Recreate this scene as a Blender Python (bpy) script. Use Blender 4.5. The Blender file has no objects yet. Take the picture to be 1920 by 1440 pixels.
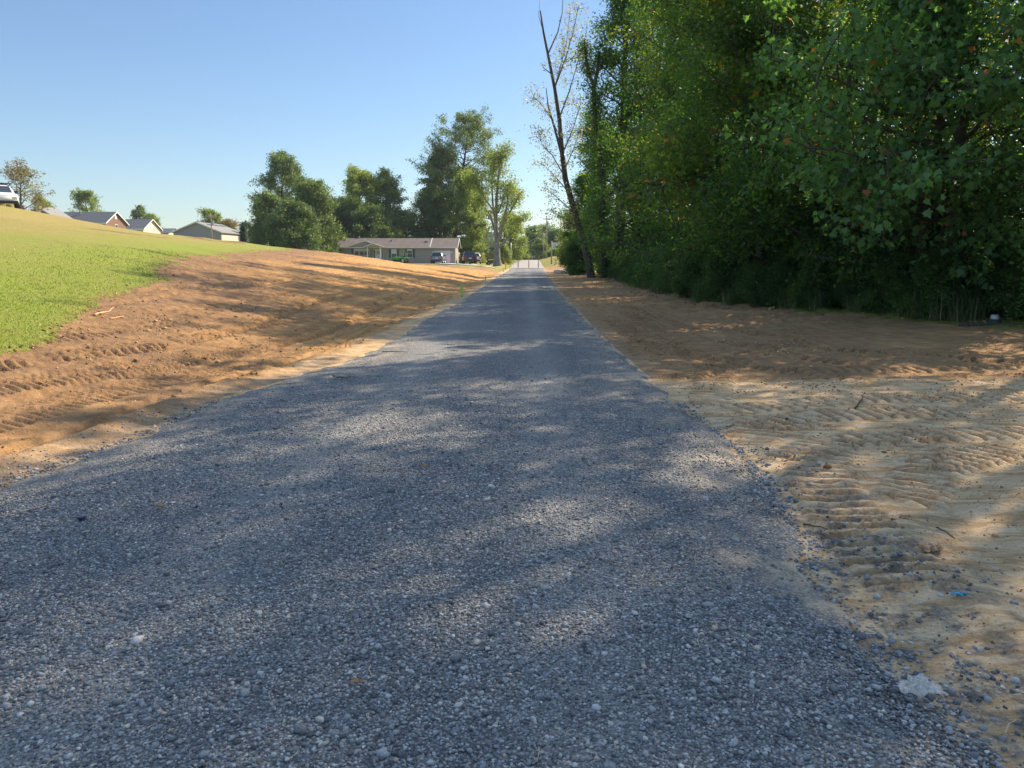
import bpy, math, random
import numpy as np
from mathutils import Vector, Matrix

# ------------------------------------------------------------------ camera, sky, sun, exposure
sc = bpy.context.scene
COL = sc.collection
F_PX, EYE = 1440.0, 1.5
PITCH = math.atan(235 / F_PX)
YAW = math.atan(25 / F_PX * math.cos(PITCH))
cd = bpy.data.cameras.new('camera')
cd.sensor_width = 36
cd.lens = 27
cd.clip_start = 0.05
cd.clip_end = 3000
cam = bpy.data.objects.new('camera', cd)
COL.objects.link(cam)
cam.location = (0, 0, EYE)
cam.rotation_euler = (math.pi / 2 - PITCH, 0, YAW)
sc.camera = cam

SUN_AZ, SUN_EL = math.radians(48), math.radians(39)     # azimuth clockwise from +Y
w = bpy.data.worlds.new("World")
sc.world = w
w.use_nodes = True
nt = w.node_tree
bg = nt.nodes['Background']
sky = nt.nodes.new('ShaderNodeTexSky')
sky.sky_type = 'NISHITA'
sky.sun_disc = False
sky.sun_elevation = SUN_EL
sky.sun_rotation = SUN_AZ
sky.altitude = 100
sky.air_density = 1.1
sky.dust_density = 0.35
sky.ozone_density = 2.4
# clear blue towards the horizon, added brightness overhead out of view lifts the shade
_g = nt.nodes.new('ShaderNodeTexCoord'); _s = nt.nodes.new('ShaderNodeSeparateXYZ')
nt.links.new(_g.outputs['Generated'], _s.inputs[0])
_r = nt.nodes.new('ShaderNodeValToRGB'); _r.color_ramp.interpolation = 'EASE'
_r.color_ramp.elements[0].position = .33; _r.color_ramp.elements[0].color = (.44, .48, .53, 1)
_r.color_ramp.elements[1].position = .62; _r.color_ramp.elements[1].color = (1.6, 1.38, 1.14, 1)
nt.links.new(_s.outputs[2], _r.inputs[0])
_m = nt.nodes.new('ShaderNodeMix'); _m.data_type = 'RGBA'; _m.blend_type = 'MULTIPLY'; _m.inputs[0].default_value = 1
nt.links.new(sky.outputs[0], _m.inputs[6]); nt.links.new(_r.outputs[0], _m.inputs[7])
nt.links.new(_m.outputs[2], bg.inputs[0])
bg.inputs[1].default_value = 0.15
sd = bpy.data.lights.new('sun', 'SUN')
sd.energy = 5.0
sd.angle = math.radians(0.5)
sd.color = (1.0, 0.83, 0.60)
sun = bpy.data.objects.new('sun', sd)
COL.objects.link(sun)
S = Vector((math.sin(SUN_AZ) * math.cos(SUN_EL), math.cos(SUN_AZ) * math.cos(SUN_EL), math.sin(SUN_EL)))
sun.rotation_euler = S.to_track_quat('Z', 'Y').to_euler()
sun.location = (60, 60, 80)
sc.view_settings.view_transform = 'Standard'
sc.view_settings.look = 'None'
sc.view_settings.gamma = 1
sc.view_settings.exposure = 0.93

R = np.random.default_rng(7)
random.seed(7)

# ------------------------------------------------------------------ helpers
def tag(o, label=None, cat=None, group=None, kind=None):
    if label: o['label'] = label
    if cat: o['category'] = cat
    if group: o['group'] = group
    if kind: o['kind'] = kind
    return o

def empty(name, loc, rz=0, label=None, cat=None, group=None, kind=None):
    o = bpy.data.objects.new(name, None)
    COL.objects.link(o)
    o.location = loc
    o.rotation_euler = (0, 0, rz)
    o.empty_display_size = 0.2
    return tag(o, label, cat, group, kind)

def mesh_np(name, V, loops, sizes, mat, parent=None, attrs=None, smooth=False):
    me = bpy.data.meshes.new(name)
    V = np.asarray(V, np.float32)
    loops = np.asarray(loops, np.int32).ravel()
    sizes = np.asarray(sizes, np.int32)
    me.vertices.add(len(V))
    me.vertices.foreach_set('co', V.ravel())
    me.loops.add(len(loops))
    me.loops.foreach_set('vertex_index', loops)
    me.polygons.add(len(sizes))
    st = np.zeros(len(sizes), np.int32)
    st[1:] = np.cumsum(sizes)[:-1]
    me.polygons.foreach_set('loop_start', st)
    me.update(calc_edges=True)
    if smooth:
        me.polygons.foreach_set('use_smooth', np.ones(len(sizes), bool))
    if attrs:
        for k, a in attrs.items():
            a = np.asarray(a, np.float32)
            if a.ndim == 1:
                at_ = me.attributes.new(k, 'FLOAT', 'POINT')
                at_.data.foreach_set('value', a)
            else:
                at_ = me.attributes.new(k, 'FLOAT_COLOR', 'POINT')
                at_.data.foreach_set('color', a.ravel())
    me.materials.append(mat)
    o = bpy.data.objects.new(name, me)
    COL.objects.link(o)
    if parent is not None: o.parent = parent
    return o

class MB:
    """collects shapes and links them as one mesh"""
    def __init__(s): s.v = []; s.f = []
    def add(s, vs, fs):
        b = len(s.v)
        s.v += [tuple(v) for v in vs]
        s.f += [tuple(i + b for i in f) for f in fs]
        return s
    def box(s, x0, x1, y0, y1, z0, z1):
        vs = [(x0, y0, z0), (x1, y0, z0), (x1, y1, z0), (x0, y1, z0), (x0, y0, z1), (x1, y0, z1), (x1, y1, z1), (x0, y1, z1)]
        return s.add(vs, [(0, 3, 2, 1), (4, 5, 6, 7), (0, 1, 5, 4), (1, 2, 6, 5), (2, 3, 7, 6), (3, 0, 4, 7)])
    def prism(s, poly, a, b, axis='y'):
        """poly is a list of (p,q); extruded from a to b along axis"""
        n = len(poly)
        if axis == 'y': mk = lambda p, q, t: (p, t, q)
        elif axis == 'x': mk = lambda p, q, t: (t, p, q)
        else: mk = lambda p, q, t: (p, q, t)
        vs = [mk(p, q, a) for p, q in poly] + [mk(p, q, b) for p, q in poly]
        fs = [tuple(range(n)), tuple(range(2 * n - 1, n - 1, -1))]
        fs += [(i, i + n, (i + 1) % n + n, (i + 1) % n) for i in range(n)]
        return s.add(vs, fs)
    def tube(s, pts, rad, n=8, cap=True):
        pts = [Vector(p) for p in pts]
        rad = rad if hasattr(rad, '__len__') else [rad] * len(pts)
        vs = []
        for i, p in enumerate(pts):
            d = (pts[min(i + 1, len(pts) - 1)] - pts[max(i - 1, 0)]).normalized()
            a = Vector((1, 0, 0)) if abs(d.x) < 0.8 else Vector((0, 1, 0))
            u = d.cross(a).normalized(); w_ = d.cross(u)
            for k in range(n):
                t = 2 * math.pi * k / n
                vs.append(p + (u * math.cos(t) + w_ * math.sin(t)) * rad[i])
        fs = []
        for i in range(len(pts) - 1):
            for k in range(n):
                a = i * n + k; b = i * n + (k + 1) % n
                fs.append((a, b, b + n, a + n))
        if cap:
            fs.append(tuple(range(n - 1, -1, -1)))
            fs.append(tuple(range((len(pts) - 1) * n, len(pts) * n)))
        return s.add(vs, fs)
    def build(s, name, mat, parent=None, smooth=False, bevel=0):
        me = bpy.data.meshes.new(name)
        me.from_pydata(s.v, [], s.f)
        me.update()
        if smooth: me.polygons.foreach_set('use_smooth', [True] * len(me.polygons))
        me.materials.append(mat)
        o = bpy.data.objects.new(name, me)
        COL.objects.link(o)
        if parent is not None: o.parent = parent
        if bevel:
            m = o.modifiers.new('bevel', 'BEVEL'); m.width = bevel; m.segments = 2; m.limit_method = 'ANGLE'
        return o

def copy_tree(o, parent=None):
    c = o.copy()
    COL.objects.link(c)
    c.parent = parent
    for ch in list(o.children): copy_tree(ch, c)
    return c

# ------------------------------------------------------------------ noise in numpy
def _hash(ix, iy, seed):
    h = (ix.astype(np.int64) * 374761393 + iy.astype(np.int64) * 668265263 + seed * 1442695041) & 0xffffffff
    h = ((h ^ (h >> 13)) * 1274126177) & 0xffffffff
    h = h ^ (h >> 16)
    return (h & 0xffff) / 65535.0
def vnoise(x, y, seed=0):
    ix = np.floor(x); iy = np.floor(y)
    fx = x - ix; fy = y - iy
    fx = fx * fx * (3 - 2 * fx); fy = fy * fy * (3 - 2 * fy)
    a = _hash(ix, iy, seed); b = _hash(ix + 1, iy, seed); c = _hash(ix, iy + 1, seed); d = _hash(ix + 1, iy + 1, seed)
    return (a * (1 - fx) + b * fx) * (1 - fy) + (c * (1 - fx) + d * fx) * fy
def fbm(x, y, seed=0, oct_=4, gain=0.5):
    t = 0; a = 1; n = 0
    for i in range(oct_):
        t = t + a * vnoise(x, y, seed + i * 17); n += a; a *= gain
        x = x * 2.03 + 11.3; y = y * 2.03 + 5.7
    return t / n
def sstep(a, b, x):
    t = np.clip((x - a) / (b - a), 0, 1)
    return t * t * (3 - 2 * t)

# ------------------------------------------------------------------ terrain
RL_Y = [-20, 1, 5, 6.7, 8.2, 9.7, 11.5, 14, 20, 27, 56, 92, 138, 200, 260]
RL_X = [-3.6, -3.6, -3.5, -3.3, -3.3, -2.95, -2.6, -2.45, -2.5, -2.28, -2.33, -2.3, -2.4, -2.5, -2.5]
RR_Y = [-20, 1.5, 2.7, 3.4, 4.6, 6, 8, 10, 14.5, 22, 32, 57, 92, 138, 200, 260]
RR_X = [1.45, 1.45, 1.38, 1.36, 1.62, 1.74, 1.62, 1.6, 1.52, 1.54, 1.5, 1.9, 2.4, 3.1, 3.1, 3.1]
def road_l(y): return np.interp(y, RL_Y, RL_X)
def road_r(y): return np.interp(y, RR_Y, RR_X)
GX = [0, 3.4, 4.0, 4.8, 6.0, 8.0, 11.0, 14.0, 17.7, 22, 28.6, 34, 45, 60, 80, 200, 900]
GZ = [0, 0.0, 0.02, 0.14, 0.36, 0.72, 1.20, 1.68, 2.15, 2.72, 3.75, 4.90, 5.3, 5.6, 6.0, 7, 8]
FX = [0, 3, 6, 10, 35, 42, 50, 60, 80, 200, 900]
FZ = [0, 0.1, 0.5, 0.72, 0.8, 3.0, 5.2, 5.8, 6.2, 7, 8]
def interp_s(v, X, Z, w_):
    return (np.interp(v - w_, X, Z) + np.interp(v, X, Z) * 2 + np.interp(v + w_, X, Z)) / 4
def road_rise(y):
    return sstep(132, 185, y) * 1.1 - sstep(200, 300, y) * 2.0
def terrain(x, y):
    x = np.asarray(x, float); y = np.asarray(y, float)
    ax = np.maximum(-x, 0)
    near = interp_s(ax, GX, GZ, 0.6)
    far = interp_s(ax, FX, FZ, 1.5)
    k = sstep(95, 122, y)
    far = far * (1 - k) + interp_s(ax, [0, 3, 6, 10, 35, 48, 60, 80, 200, 900], [0, .1, .5, .72, .8, 2.2, 3.9, 5.2, 7, 8], 1.5) * k
    wob = (fbm(x * .08 + 3, y * .08, 5, 3) - .5)
    fd = sstep(62 - 14 * sstep(20, 33, ax), 96, y)
    z = near * (1 - fd) + far * fd
    z = z + wob * 0.5 * sstep(5, 14, ax)
    # ditch beside the road further on
    z = z - 0.10 * np.exp(-((ax - 3.6) / .7) ** 2) * sstep(12, 30, y)
    xr = np.maximum(x, 0)
    zr = 0.02 * np.maximum(xr - 4, 0) + (fbm(x * .3, y * .3, 9, 3) - .5) * 0.16 * sstep(2.3, 4.5, xr)
    # soil heap beyond the wood, grass bank behind it
    zr = zr + np.interp(xr, [0, 3.2, 6, 12, 40], [0, 0, .75, 1.4, 2.0]) * sstep(96, 112, y)
    z = z + np.where(x > 0, zr, 0) + road_rise(y)
    return z

def cam_ray(px, py):
    Fv = np.array([-math.sin(YAW) * math.cos(PITCH), math.cos(YAW) * math.cos(PITCH), -math.sin(PITCH)])
    Rv = np.array([math.cos(YAW), math.sin(YAW), 0]); Uv = np.cross(Rv, Fv)
    return Fv * F_PX + Rv * (px - 960) + Uv * (720 - py)
def at(px, py, Y):
    d = cam_ray(px, py); t = Y / d[1]
    return Vector((d[0] * t, Y, EYE + d[2] * t))
def hit(px, py, y0=1.5, y1=300):
    d = cam_ray(px, py); d = d / d[1]
    ys = np.geomspace(y0, y1, 1200)
    zr = EYE + d[2] * ys
    zt = terrain(d[0] * ys, ys)
    k = np.argmax(zr <= zt)
    if not (zr <= zt).any(): k = len(ys) - 1
    return Vector((d[0] * ys[k], ys[k], zt[k]))
def gz(x, y): return float(terrain(x, y))

# ------------------------------------------------------------------ material helpers
def new_mat(name):
    m = bpy.data.materials.new(name); m.use_nodes = True
    n = m.node_tree
    return m, n, n.nodes['Principled BSDF'], n.nodes['Material Output']
def N(n, t, **kw):
    nd = n.nodes.new(t)
    for k, v in kw.items(): setattr(nd, k, v)
    return nd
def L(n, a, b): n.links.new(a, b)
def tex_noise(n, scale, detail=4, rough=.55, vec=None, dist=0):
    t = N(n, 'ShaderNodeTexNoise'); t.inputs['Scale'].default_value = scale
    t.inputs['Detail'].default_value = detail; t.inputs['Roughness'].default_value = rough
    t.inputs['Distortion'].default_value = dist
    if vec is not None: L(n, vec, t.inputs['Vector'])
    return t
def ramp(n, fac, stops):
    r = N(n, 'ShaderNodeValToRGB')
    e = r.color_ramp.elements
    while len(e) < len(stops): e.new(0.5)
    for i, (p, c) in enumerate(stops):
        e[i].position = p
        e[i].color = (c, c, c, 1) if not hasattr(c, '__len__') else (*c, 1)
    L(n, fac, r.inputs[0])
    return r
def mixc(n, fac, a, b, mode='MIX'):
    m = N(n, 'ShaderNodeMix', data_type='RGBA', blend_type=mode)
    if hasattr(fac, 'is_output'): L(n, fac, m.inputs[0])
    else: m.inputs[0].default_value = fac
    for s_, v in ((6, a), (7, b)):
        if hasattr(v, 'is_output'): L(n, v, m.inputs[s_])
        else: m.inputs[s_].default_value = (*v, 1)
    return m.outputs[2]
def mth(n, op, a, b=None, clamp=False):
    m = N(n, 'ShaderNodeMath', operation=op, use_clamp=clamp)
    for i, v in enumerate((a, b)):
        if v is None: continue
        if hasattr(v, 'is_output'): L(n, v, m.inputs[i])
        else: m.inputs[i].default_value = v
    return m.outputs[0]
def bump(n, h, strength, dist, bsdf, normal=None):
    b = N(n, 'ShaderNodeBump'); b.inputs['Strength'].default_value = strength; b.inputs['Distance'].default_value = dist
    L(n, h, b.inputs['Height'])
    if normal is not None: L(n, normal, b.inputs['Normal'])
    if bsdf is not None: L(n, b.outputs[0], bsdf.inputs['Normal'])
    return b.outputs[0]
def geo_pos(n): return N(n, 'ShaderNodeNewGeometry').outputs['Position']
def scaled(n, vec, s_):
    m = N(n, 'ShaderNodeMapping'); m.inputs['Scale'].default_value = s_
    L(n, vec, m.inputs['Vector']); return m.outputs[0]

def simple(name, col, rough=.6, metal=0, var=.12, scale=4, bmp=0):
    m, n, b, o = new_mat(name)
    tc = N(n, 'ShaderNodeTexCoord').outputs['Object']
    t = tex_noise(n, scale, 4, .6, tc)
    r = ramp(n, t.outputs[0], [(.3, tuple(c * (1 - var) for c in col)), (.7, tuple(min(1, c * (1 + var)) for c in col))])
    L(n, r.outputs[0], b.inputs['Base Color'])
    b.inputs['Roughness'].default_value = rough; b.inputs['Metallic'].default_value = metal
    if bmp: bump(n, t.outputs[0], .5, bmp, b)
    return m

# --- bare soil
def soil_mat():
    m, n, b, o = new_mat('bare_soil')
    P = geo_pos(n)
    at_ = N(n, 'ShaderNodeAttribute', attribute_name='zone')
    sep = N(n, 'ShaderNodeSeparateColor'); L(n, at_.outputs['Color'], sep.inputs[0])
    clay, top, mil = sep.outputs[0], sep.outputs[1], sep.outputs[2]
    big = tex_noise(n, .55, 5, .6, P)
    mid = tex_noise(n, 5, 6, .68, P)
    fine = tex_noise(n, 55, 5, .7, P)
    orange = ramp(n, mid.outputs[0], [(.25, (.29, .14, .045)), (.5, (.50, .262, .085)), (.75, (.61, .355, .14))])
    orange = mixc(n, ramp(n, big.outputs[0], [(.35, 0), (.68, .5)]).outputs[0], orange.outputs[0], (.46, .29, .14))
    strk = tex_noise(n, 1.0, 7, .7, scaled(n, P, (4.2, .20, 1)), .25)
    orange = mixc(n, ramp(n, strk.outputs[0], [(.46, 0), (.60, .6)]).outputs[0], orange, (.22, .125, .06))
    orange = mixc(n, ramp(n, strk.outputs[0], [(.30, .55), (.42, 0)]).outputs[0], orange, (.58, .36, .17))
    # pale, scraped clay with soil smeared in streaks
    st = tex_noise(n, 3.2, 6, .72, scaled(n, P, (.7, 2.2, 1)), 1.1)
    palec = ramp(n, st.outputs[0], [(.30, (.27, .155, .07)), (.45, (.48, .32, .175)), (.58, (.62, .47, .30)), (.8, (.69, .59, .43))])
    col = mixc(n, clay, orange, palec.outputs[0])
    brn = ramp(n, mid.outputs[0], [(.25, (.11, .068, .04)), (.55, (.22, .135, .078)), (.8, (.33, .21, .125))])
    tf = mth(n, 'MULTIPLY', top, ramp(n, tex_noise(n, 1.4, 5, .7, P).outputs[0], [(.25, .55), (.6, 1)]).outputs[0])
    col = mixc(n, tf, col, brn.outputs[0])
    # gravel dust and fines lying on the soil next to the road
    vo = N(n, 'ShaderNodeTexVoronoi'); vo.inputs['Scale'].default_value = 60; L(n, P, vo.inputs['Vector'])
    g = ramp(n, vo.outputs['Color'], [(0, .05), (.7, .15), (1, .32)])
    mf = mth(n, 'MULTIPLY', mil, ramp(n, tex_noise(n, 7, 6, .7, P).outputs[0], [(.46, 0), (.60, 1)]).outputs[0])
    col = mixc(n, mf, col, g.outputs[0])
    col = mixc(n, 1.0, col, ramp(n, fine.outputs[0], [(.25, .75), (.5, 1.0), (.8, 1.22)]).outputs[0], 'MULTIPLY')
    # small pale specks: chips of stone and root
    sp = N(n, 'ShaderNodeTexVoronoi'); sp.inputs['Scale'].default_value = 17; L(n, P, sp.inputs['Vector'])
    sf = mth(n, 'MULTIPLY', mth(n, 'LESS_THAN', sp.outputs['Distance'], .13), .6)
    col = mixc(n, sf, col, (.50, .38, .24))
    pr = N(n, 'ShaderNodeAttribute', attribute_name='print').outputs['Fac']
    col = mixc(n, mth(n, 'MULTIPLY', pr, .95, True), col, brn.outputs[0])
    L(n, col, b.inputs['Base Color'])
    b.inputs['Roughness'].default_value = .95
    b.inputs['Specular IOR Level'].default_value = .15
    h = mth(n, 'ADD', mth(n, 'MULTIPLY', mid.outputs[0], 1.0), mth(n, 'MULTIPLY', fine.outputs[0], .35))
    bump(n, h, .9, .045, b)
    return m

def grass_mat():
    m, n, b, o = new_mat('mown_grass')
    P = geo_pos(n)
    at_ = N(n, 'ShaderNodeAttribute', attribute_name='zone')
    sep = N(n, 'ShaderNodeSeparateColor'); L(n, at_.outputs['Color'], sep.inputs[0])
    dirt, green = sep.outputs[0], sep.outputs[1]
    big = tex_noise(n, .22, 5, .6, scaled(n, P, (1, .6, 1)))
    mid = tex_noise(n, 1.6, 6, .7, P)
    fine = tex_noise(n, 26, 6, .75, scaled(n, P, (1, 1, .3)))
    gfac = mth(n, 'ADD', mth(n, 'MULTIPLY', green, .75), mth(n, 'MULTIPLY', mth(n, 'SUBTRACT', mid.outputs[0], .5), 1.1))
    gfac = mth(n, 'ADD', gfac, mth(n, 'MULTIPLY', mth(n, 'SUBTRACT', big.outputs[0], .42), 1.1), True)
    straw = ramp(n, fine.outputs[0], [(.3, (.20, .155, .055)), (.55, (.33, .26, .10)), (.75, (.42, .34, .15))])
    grn = ramp(n, fine.outputs[0], [(.3, (.13, .19, .028)), (.55, (.225, .285, .045)), (.78, (.29, .34, .075))])
    col = mixc(n, gfac, straw.outputs[0], grn.outputs[0])
    so = ramp(n, mid.outputs[0], [(.3, (.12, .07, .04)), (.7, (.30, .18, .10))])
    patch = tex_noise(n, 3.2, 7, .75, scaled(n, P, (1, 2.2, 1)))
    df = mth(n, 'ADD', mth(n, 'MULTIPLY', dirt, 1.25), mth(n, 'MULTIPLY', mth(n, 'SUBTRACT', patch.outputs[0], .60), 2.4))
    df = ramp(n, df, [(.35, 0), (.6, 1)]).outputs[0]
    col = mixc(n, df, col, so.outputs[0])
    L(n, col, b.inputs['Base Color'])
    b.inputs['Roughness'].default_value = .9
    b.inputs['Specular IOR Level'].default_value = .1
    h = mth(n, 'ADD', fine.outputs[0], mth(n, 'MULTIPLY', mid.outputs[0], 1.5))
    bump(n, h, .9, .05, b)
    return m

def road_mat():
    m, n, b, o = new_mat('asphalt_millings')
    P = geo_pos(n)
    ed = N(n, 'ShaderNodeAttribute', attribute_name='edge').outputs['Fac']
    vo = N(n, 'ShaderNodeTexVoronoi'); vo.inputs['Scale'].default_value = 72; L(n, P, vo.inputs['Vector'])
    vo2 = N(n, 'ShaderNodeTexVoronoi'); vo2.inputs['Scale'].default_value = 24; L(n, P, vo2.inputs['Vector'])
    sepv = N(n, 'ShaderNodeSeparateColor'); L(n, vo.outputs['Color'], sepv.inputs[0])
    base = ramp(n, sepv.outputs[0], [(0, (.12, .124, .132)), (.45, (.23, .236, .245)), (.8, (.33, .335, .338)), (.93, (.39, .38, .365)), (1, (.56, .54, .50))])
    edge_dark = ramp(n, vo.outputs['Distance'], [(.25, 1), (.62, .42)])
    col = mixc(n, 1, base.outputs[0], edge_dark.outputs[0], 'MULTIPLY')
    blot = tex_noise(n, .9, 5, .6, scaled(n, P, (1.3, .35, 1)))
    col = mixc(n, 1, col, ramp(n, blot.outputs[0], [(.3, (.82, .84, .88)), (.7, (1.2, 1.17, 1.12))]).outputs[0], 'MULTIPLY')
    sx = N(n, 'ShaderNodeSeparateXYZ'); L(n, P, sx.inputs[0])
    lane = None
    for xc in (-1.55, .25):
        g_ = mth(n, 'SUBTRACT', 1.0, mth(n, 'MULTIPLY', mth(n, 'ABSOLUTE', mth(n, 'SUBTRACT', sx.outputs[0], xc)), 2.4), True)
        lane = g_ if lane is None else mth(n, 'MAXIMUM', lane, g_)
    lane = mth(n, 'MULTIPLY', lane, ramp(n, blot.outputs[0], [(.3, .3), (.65, 1)]).outputs[0])
    col = mixc(n, mth(n, 'MULTIPLY', lane, .4), col, (.36, .345, .32))
    # brown fines dragged on from the verge
    ns = tex_noise(n, 2.4, 7, .72, scaled(n, P, (1, .55, 1)))
    e1 = mth(n, 'SUBTRACT', 1.0, mth(n, 'MULTIPLY', ed, 1.25), True)
    df = mth(n, 'MULTIPLY', ramp(n, ns.outputs[0], [(.46, 0), (.60, 1)]).outputs[0], e1)
    df2 = mth(n, 'SUBTRACT', 1.0, mth(n, 'MULTIPLY', ed, 9), True)
    df = mth(n, 'MAXIMUM', df, mth(n, 'MULTIPLY', df2, .8))
    so = ramp(n, ns.outputs[0], [(.3, (.38, .28, .18)), (.7, (.56, .45, .31))])
    col = mixc(n, df, col, so.outputs[0])
    L(n, col, b.inputs['Base Color'])
    b.inputs['Roughness'].default_value = .8
    b.inputs['Specular IOR Level'].default_value = .35
    h = mth(n, 'SUBTRACT', 1.0, vo.outputs['Distance'])
    h2 = mth(n, 'MULTIPLY', mth(n, 'SUBTRACT', 1.0, vo2.outputs['Distance']), 1.2)
    bump(n, mth(n, 'ADD', h, h2), .9, .012, b)
    return m

def stone_mat():
    m, n, b, o = new_mat('crushed_stone')
    g = N(n, 'ShaderNodeNewGeometry')
    tn = tex_noise(n, 130, 4, .6, g.outputs['Position'])
    c = ramp(n, g.outputs['Random Per Island'], [(0, (.085, .09, .097)), (.35, (.18, .187, .197)), (.65, (.27, .277, .287)), (.86, (.38, .385, .39)), (.935, (.52, .52, .51)), (.97, (.45, .34, .24)), (1, (.62, .60, .56))])
    col = mixc(n, 1, c.outputs[0], ramp(n, tn.outputs[0], [(.3, .7), (.7, 1.25)]).outputs[0], 'MULTIPLY')
    L(n, col, b.inputs['Base Color']); b.inputs['Roughness'].default_value = .78
    b.inputs['Specular IOR Level'].default_value = .4
    bump(n, tn.outputs[0], .6, .004, b)
    return m

def clod_mat():
    m, n, b, o = new_mat('clod_soil')
    g = N(n, 'ShaderNodeNewGeometry')
    tn = tex_noise(n, 60, 4, .6, g.outputs['Position'])
    c = ramp(n, g.outputs['Random Per Island'], [(0, (.20, .11, .055)), (.5, (.40, .22, .10)), (.8, (.50, .32, .18)), (1, (.5, .40, .27))])
    col = mixc(n, 1, c.outputs[0], ramp(n, tn.outputs[0], [(.3, .7), (.7, 1.2)]).outputs[0], 'MULTIPLY')
    L(n, col, b.inputs['Base Color']); b.inputs['Roughness'].default_value = .95
    b.inputs['Specular IOR Level'].default_value = .1
    return m

def leaf_mat(name, dark, light, odd, odd_amt=.03, trans=.45, tcol=(1.5, 1.6, .5), rough=.45):
    m, n, b, o = new_mat(name)
    g = N(n, 'ShaderNodeNewGeometry')
    P = N(n, 'ShaderNodeTexCoord').outputs['Object']
    oi = N(n, 'ShaderNodeObjectInfo')
    t = tex_noise(n, .55, 4, .6, P)
    f = mth(n, 'ADD', mth(n, 'MULTIPLY', t.outputs[0], .9), mth(n, 'MULTIPLY', g.outputs['Random Per Island'], .45))
    f = mth(n, 'ADD', f, mth(n, 'MULTIPLY', mth(n, 'SUBTRACT', oi.outputs['Random'], .5), .25))
    c = ramp(n, f, [(.30, dark), (.95, light)])
    r2 = mth(n, 'FRACT', mth(n, 'MULTIPLY', g.outputs['Random Per Island'], 37.7))
    oddf = mth(n, 'MULTIPLY', mth(n, 'LESS_THAN', r2, odd_amt), 1.0)
    col = mixc(n, oddf, c.outputs[0], odd)
    L(n, col, b.inputs['Base Color']); b.inputs['Roughness'].default_value = rough
    b.inputs['Specular IOR Level'].default_value = .3
    tr = N(n, 'ShaderNodeBsdfTranslucent')
    L(n, mixc(n, 1, col, tcol, 'MULTIPLY'), tr.inputs[0])
    mx = N(n, 'ShaderNodeMixShader'); mx.inputs[0].default_value = trans
    L(n, b.outputs[0], mx.inputs[1]); L(n, tr.outputs[0], mx.inputs[2]); L(n, mx.outputs[0], o.inputs[0])
    return m

def bark_mat(name, a, b_, scale=6):
    m, n, b, o = new_mat(name)
    P = N(n, 'ShaderNodeTexCoord').outputs['Object']
    t = tex_noise(n, scale, 6, .7, scaled(n, P, (1, 1, .18)))
    t2 = tex_noise(n, 1.3, 3, .5, P)
    c = ramp(n, t.outputs[0], [(.3, a), (.72, b_)])
    col = mixc(n, 1, c.outputs[0], ramp(n, t2.outputs[0], [(.3, .75), (.7, 1.2)]).outputs[0], 'MULTIPLY')
    L(n, col, b.inputs['Base Color']); b.inputs['Roughness'].default_value = .9
    bump(n, t.outputs[0], .9, .06, b)
    return m

M = {}
M['soil'] = soil_mat(); M['grass'] = grass_mat(); M['road'] = road_mat(); M['stone'] = stone_mat(); M['clod'] = clod_mat()
M['bark'] = bark_mat('bark_dark', (.035, .028, .022), (.13, .105, .08))
M['bark_grey'] = bark_mat('bark_grey', (.10, .09, .078), (.30, .27, .24))
M['deadwood'] = bark_mat('dead_wood', (.16, .13, .10), (.38, .33, .27))
M['leaf_forest'] = leaf_mat('leaves_woodland', (.024, .062, .022), (.105, .20, .055), (.26, .20, .03), .012, .5, (2.6, 2.5, .8))
M['leaf_yellow'] = leaf_mat('leaves_yellowing', (.035, .080, .022), (.15, .22, .05), (.40, .16, .03), .03, .55, (2.5, 2.3, .6))
M['leaf_syc'] = leaf_mat('leaves_sycamore', (.034, .088, .042), (.11, .215, .085), (.30, .13, .045), .018, .45, (2.4, 2.4, .8), .5)
M['leaf_far'] = leaf_mat('leaves_far_tree', (.075, .125, .05), (.19, .26, .095), (.24, .22, .06), .02, .35, (1.4, 1.45, .6))
M['leaf_farbright'] = leaf_mat('leaves_far_bright', (.12, .18, .045), (.29, .36, .10), (.34, .26, .06), .05, .45, (1.3, 1.35, .6))
M['leaf_pale'] = leaf_mat('leaves_pale_sparse', (.22, .25, .14), (.42, .44, .27), (.55, .32, .14), .04, .45, (1.3, 1.2, .7))
M['leaf_russet'] = leaf_mat('leaves_russet', (.13, .14, .07), (.26, .27, .12), (.36, .20, .11), .15, .4, (1.3, 1.1, .7))
M['leaf_low'] = leaf_mat('leaves_undergrowth', (.032, .08, .024), (.12, .21, .055), (.16, .16, .05), .015, .35, (1.4, 1.6, .5))
M['leaf_evergreen'] = leaf_mat('leaves_evergreen', (.014, .04, .018), (.035, .08, .03), (.05, .09, .04), .02, .15, (1.2, 1.4, .7))
M['blade'] = leaf_mat('grass_blades', (.12, .18, .028), (.24, .30, .055), (.42, .36, .16), .2, .35, (1.3, 1.4, .5))
M['reed'] = leaf_mat('tall_grass_blades', (.04, .075, .025), (.13, .17, .07), (.34, .27, .15), .22, .3, (1.3, 1.3, .7))
M['root'] = simple('pale_root', (.62, .33, .17), .8, var=.2, scale=20)
M['straw'] = simple('straw', (.55, .45, .29), .7)
M['dryleaf'] = simple('dry_leaf', (.30, .19, .10), .7, var=.3, scale=30)

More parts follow.
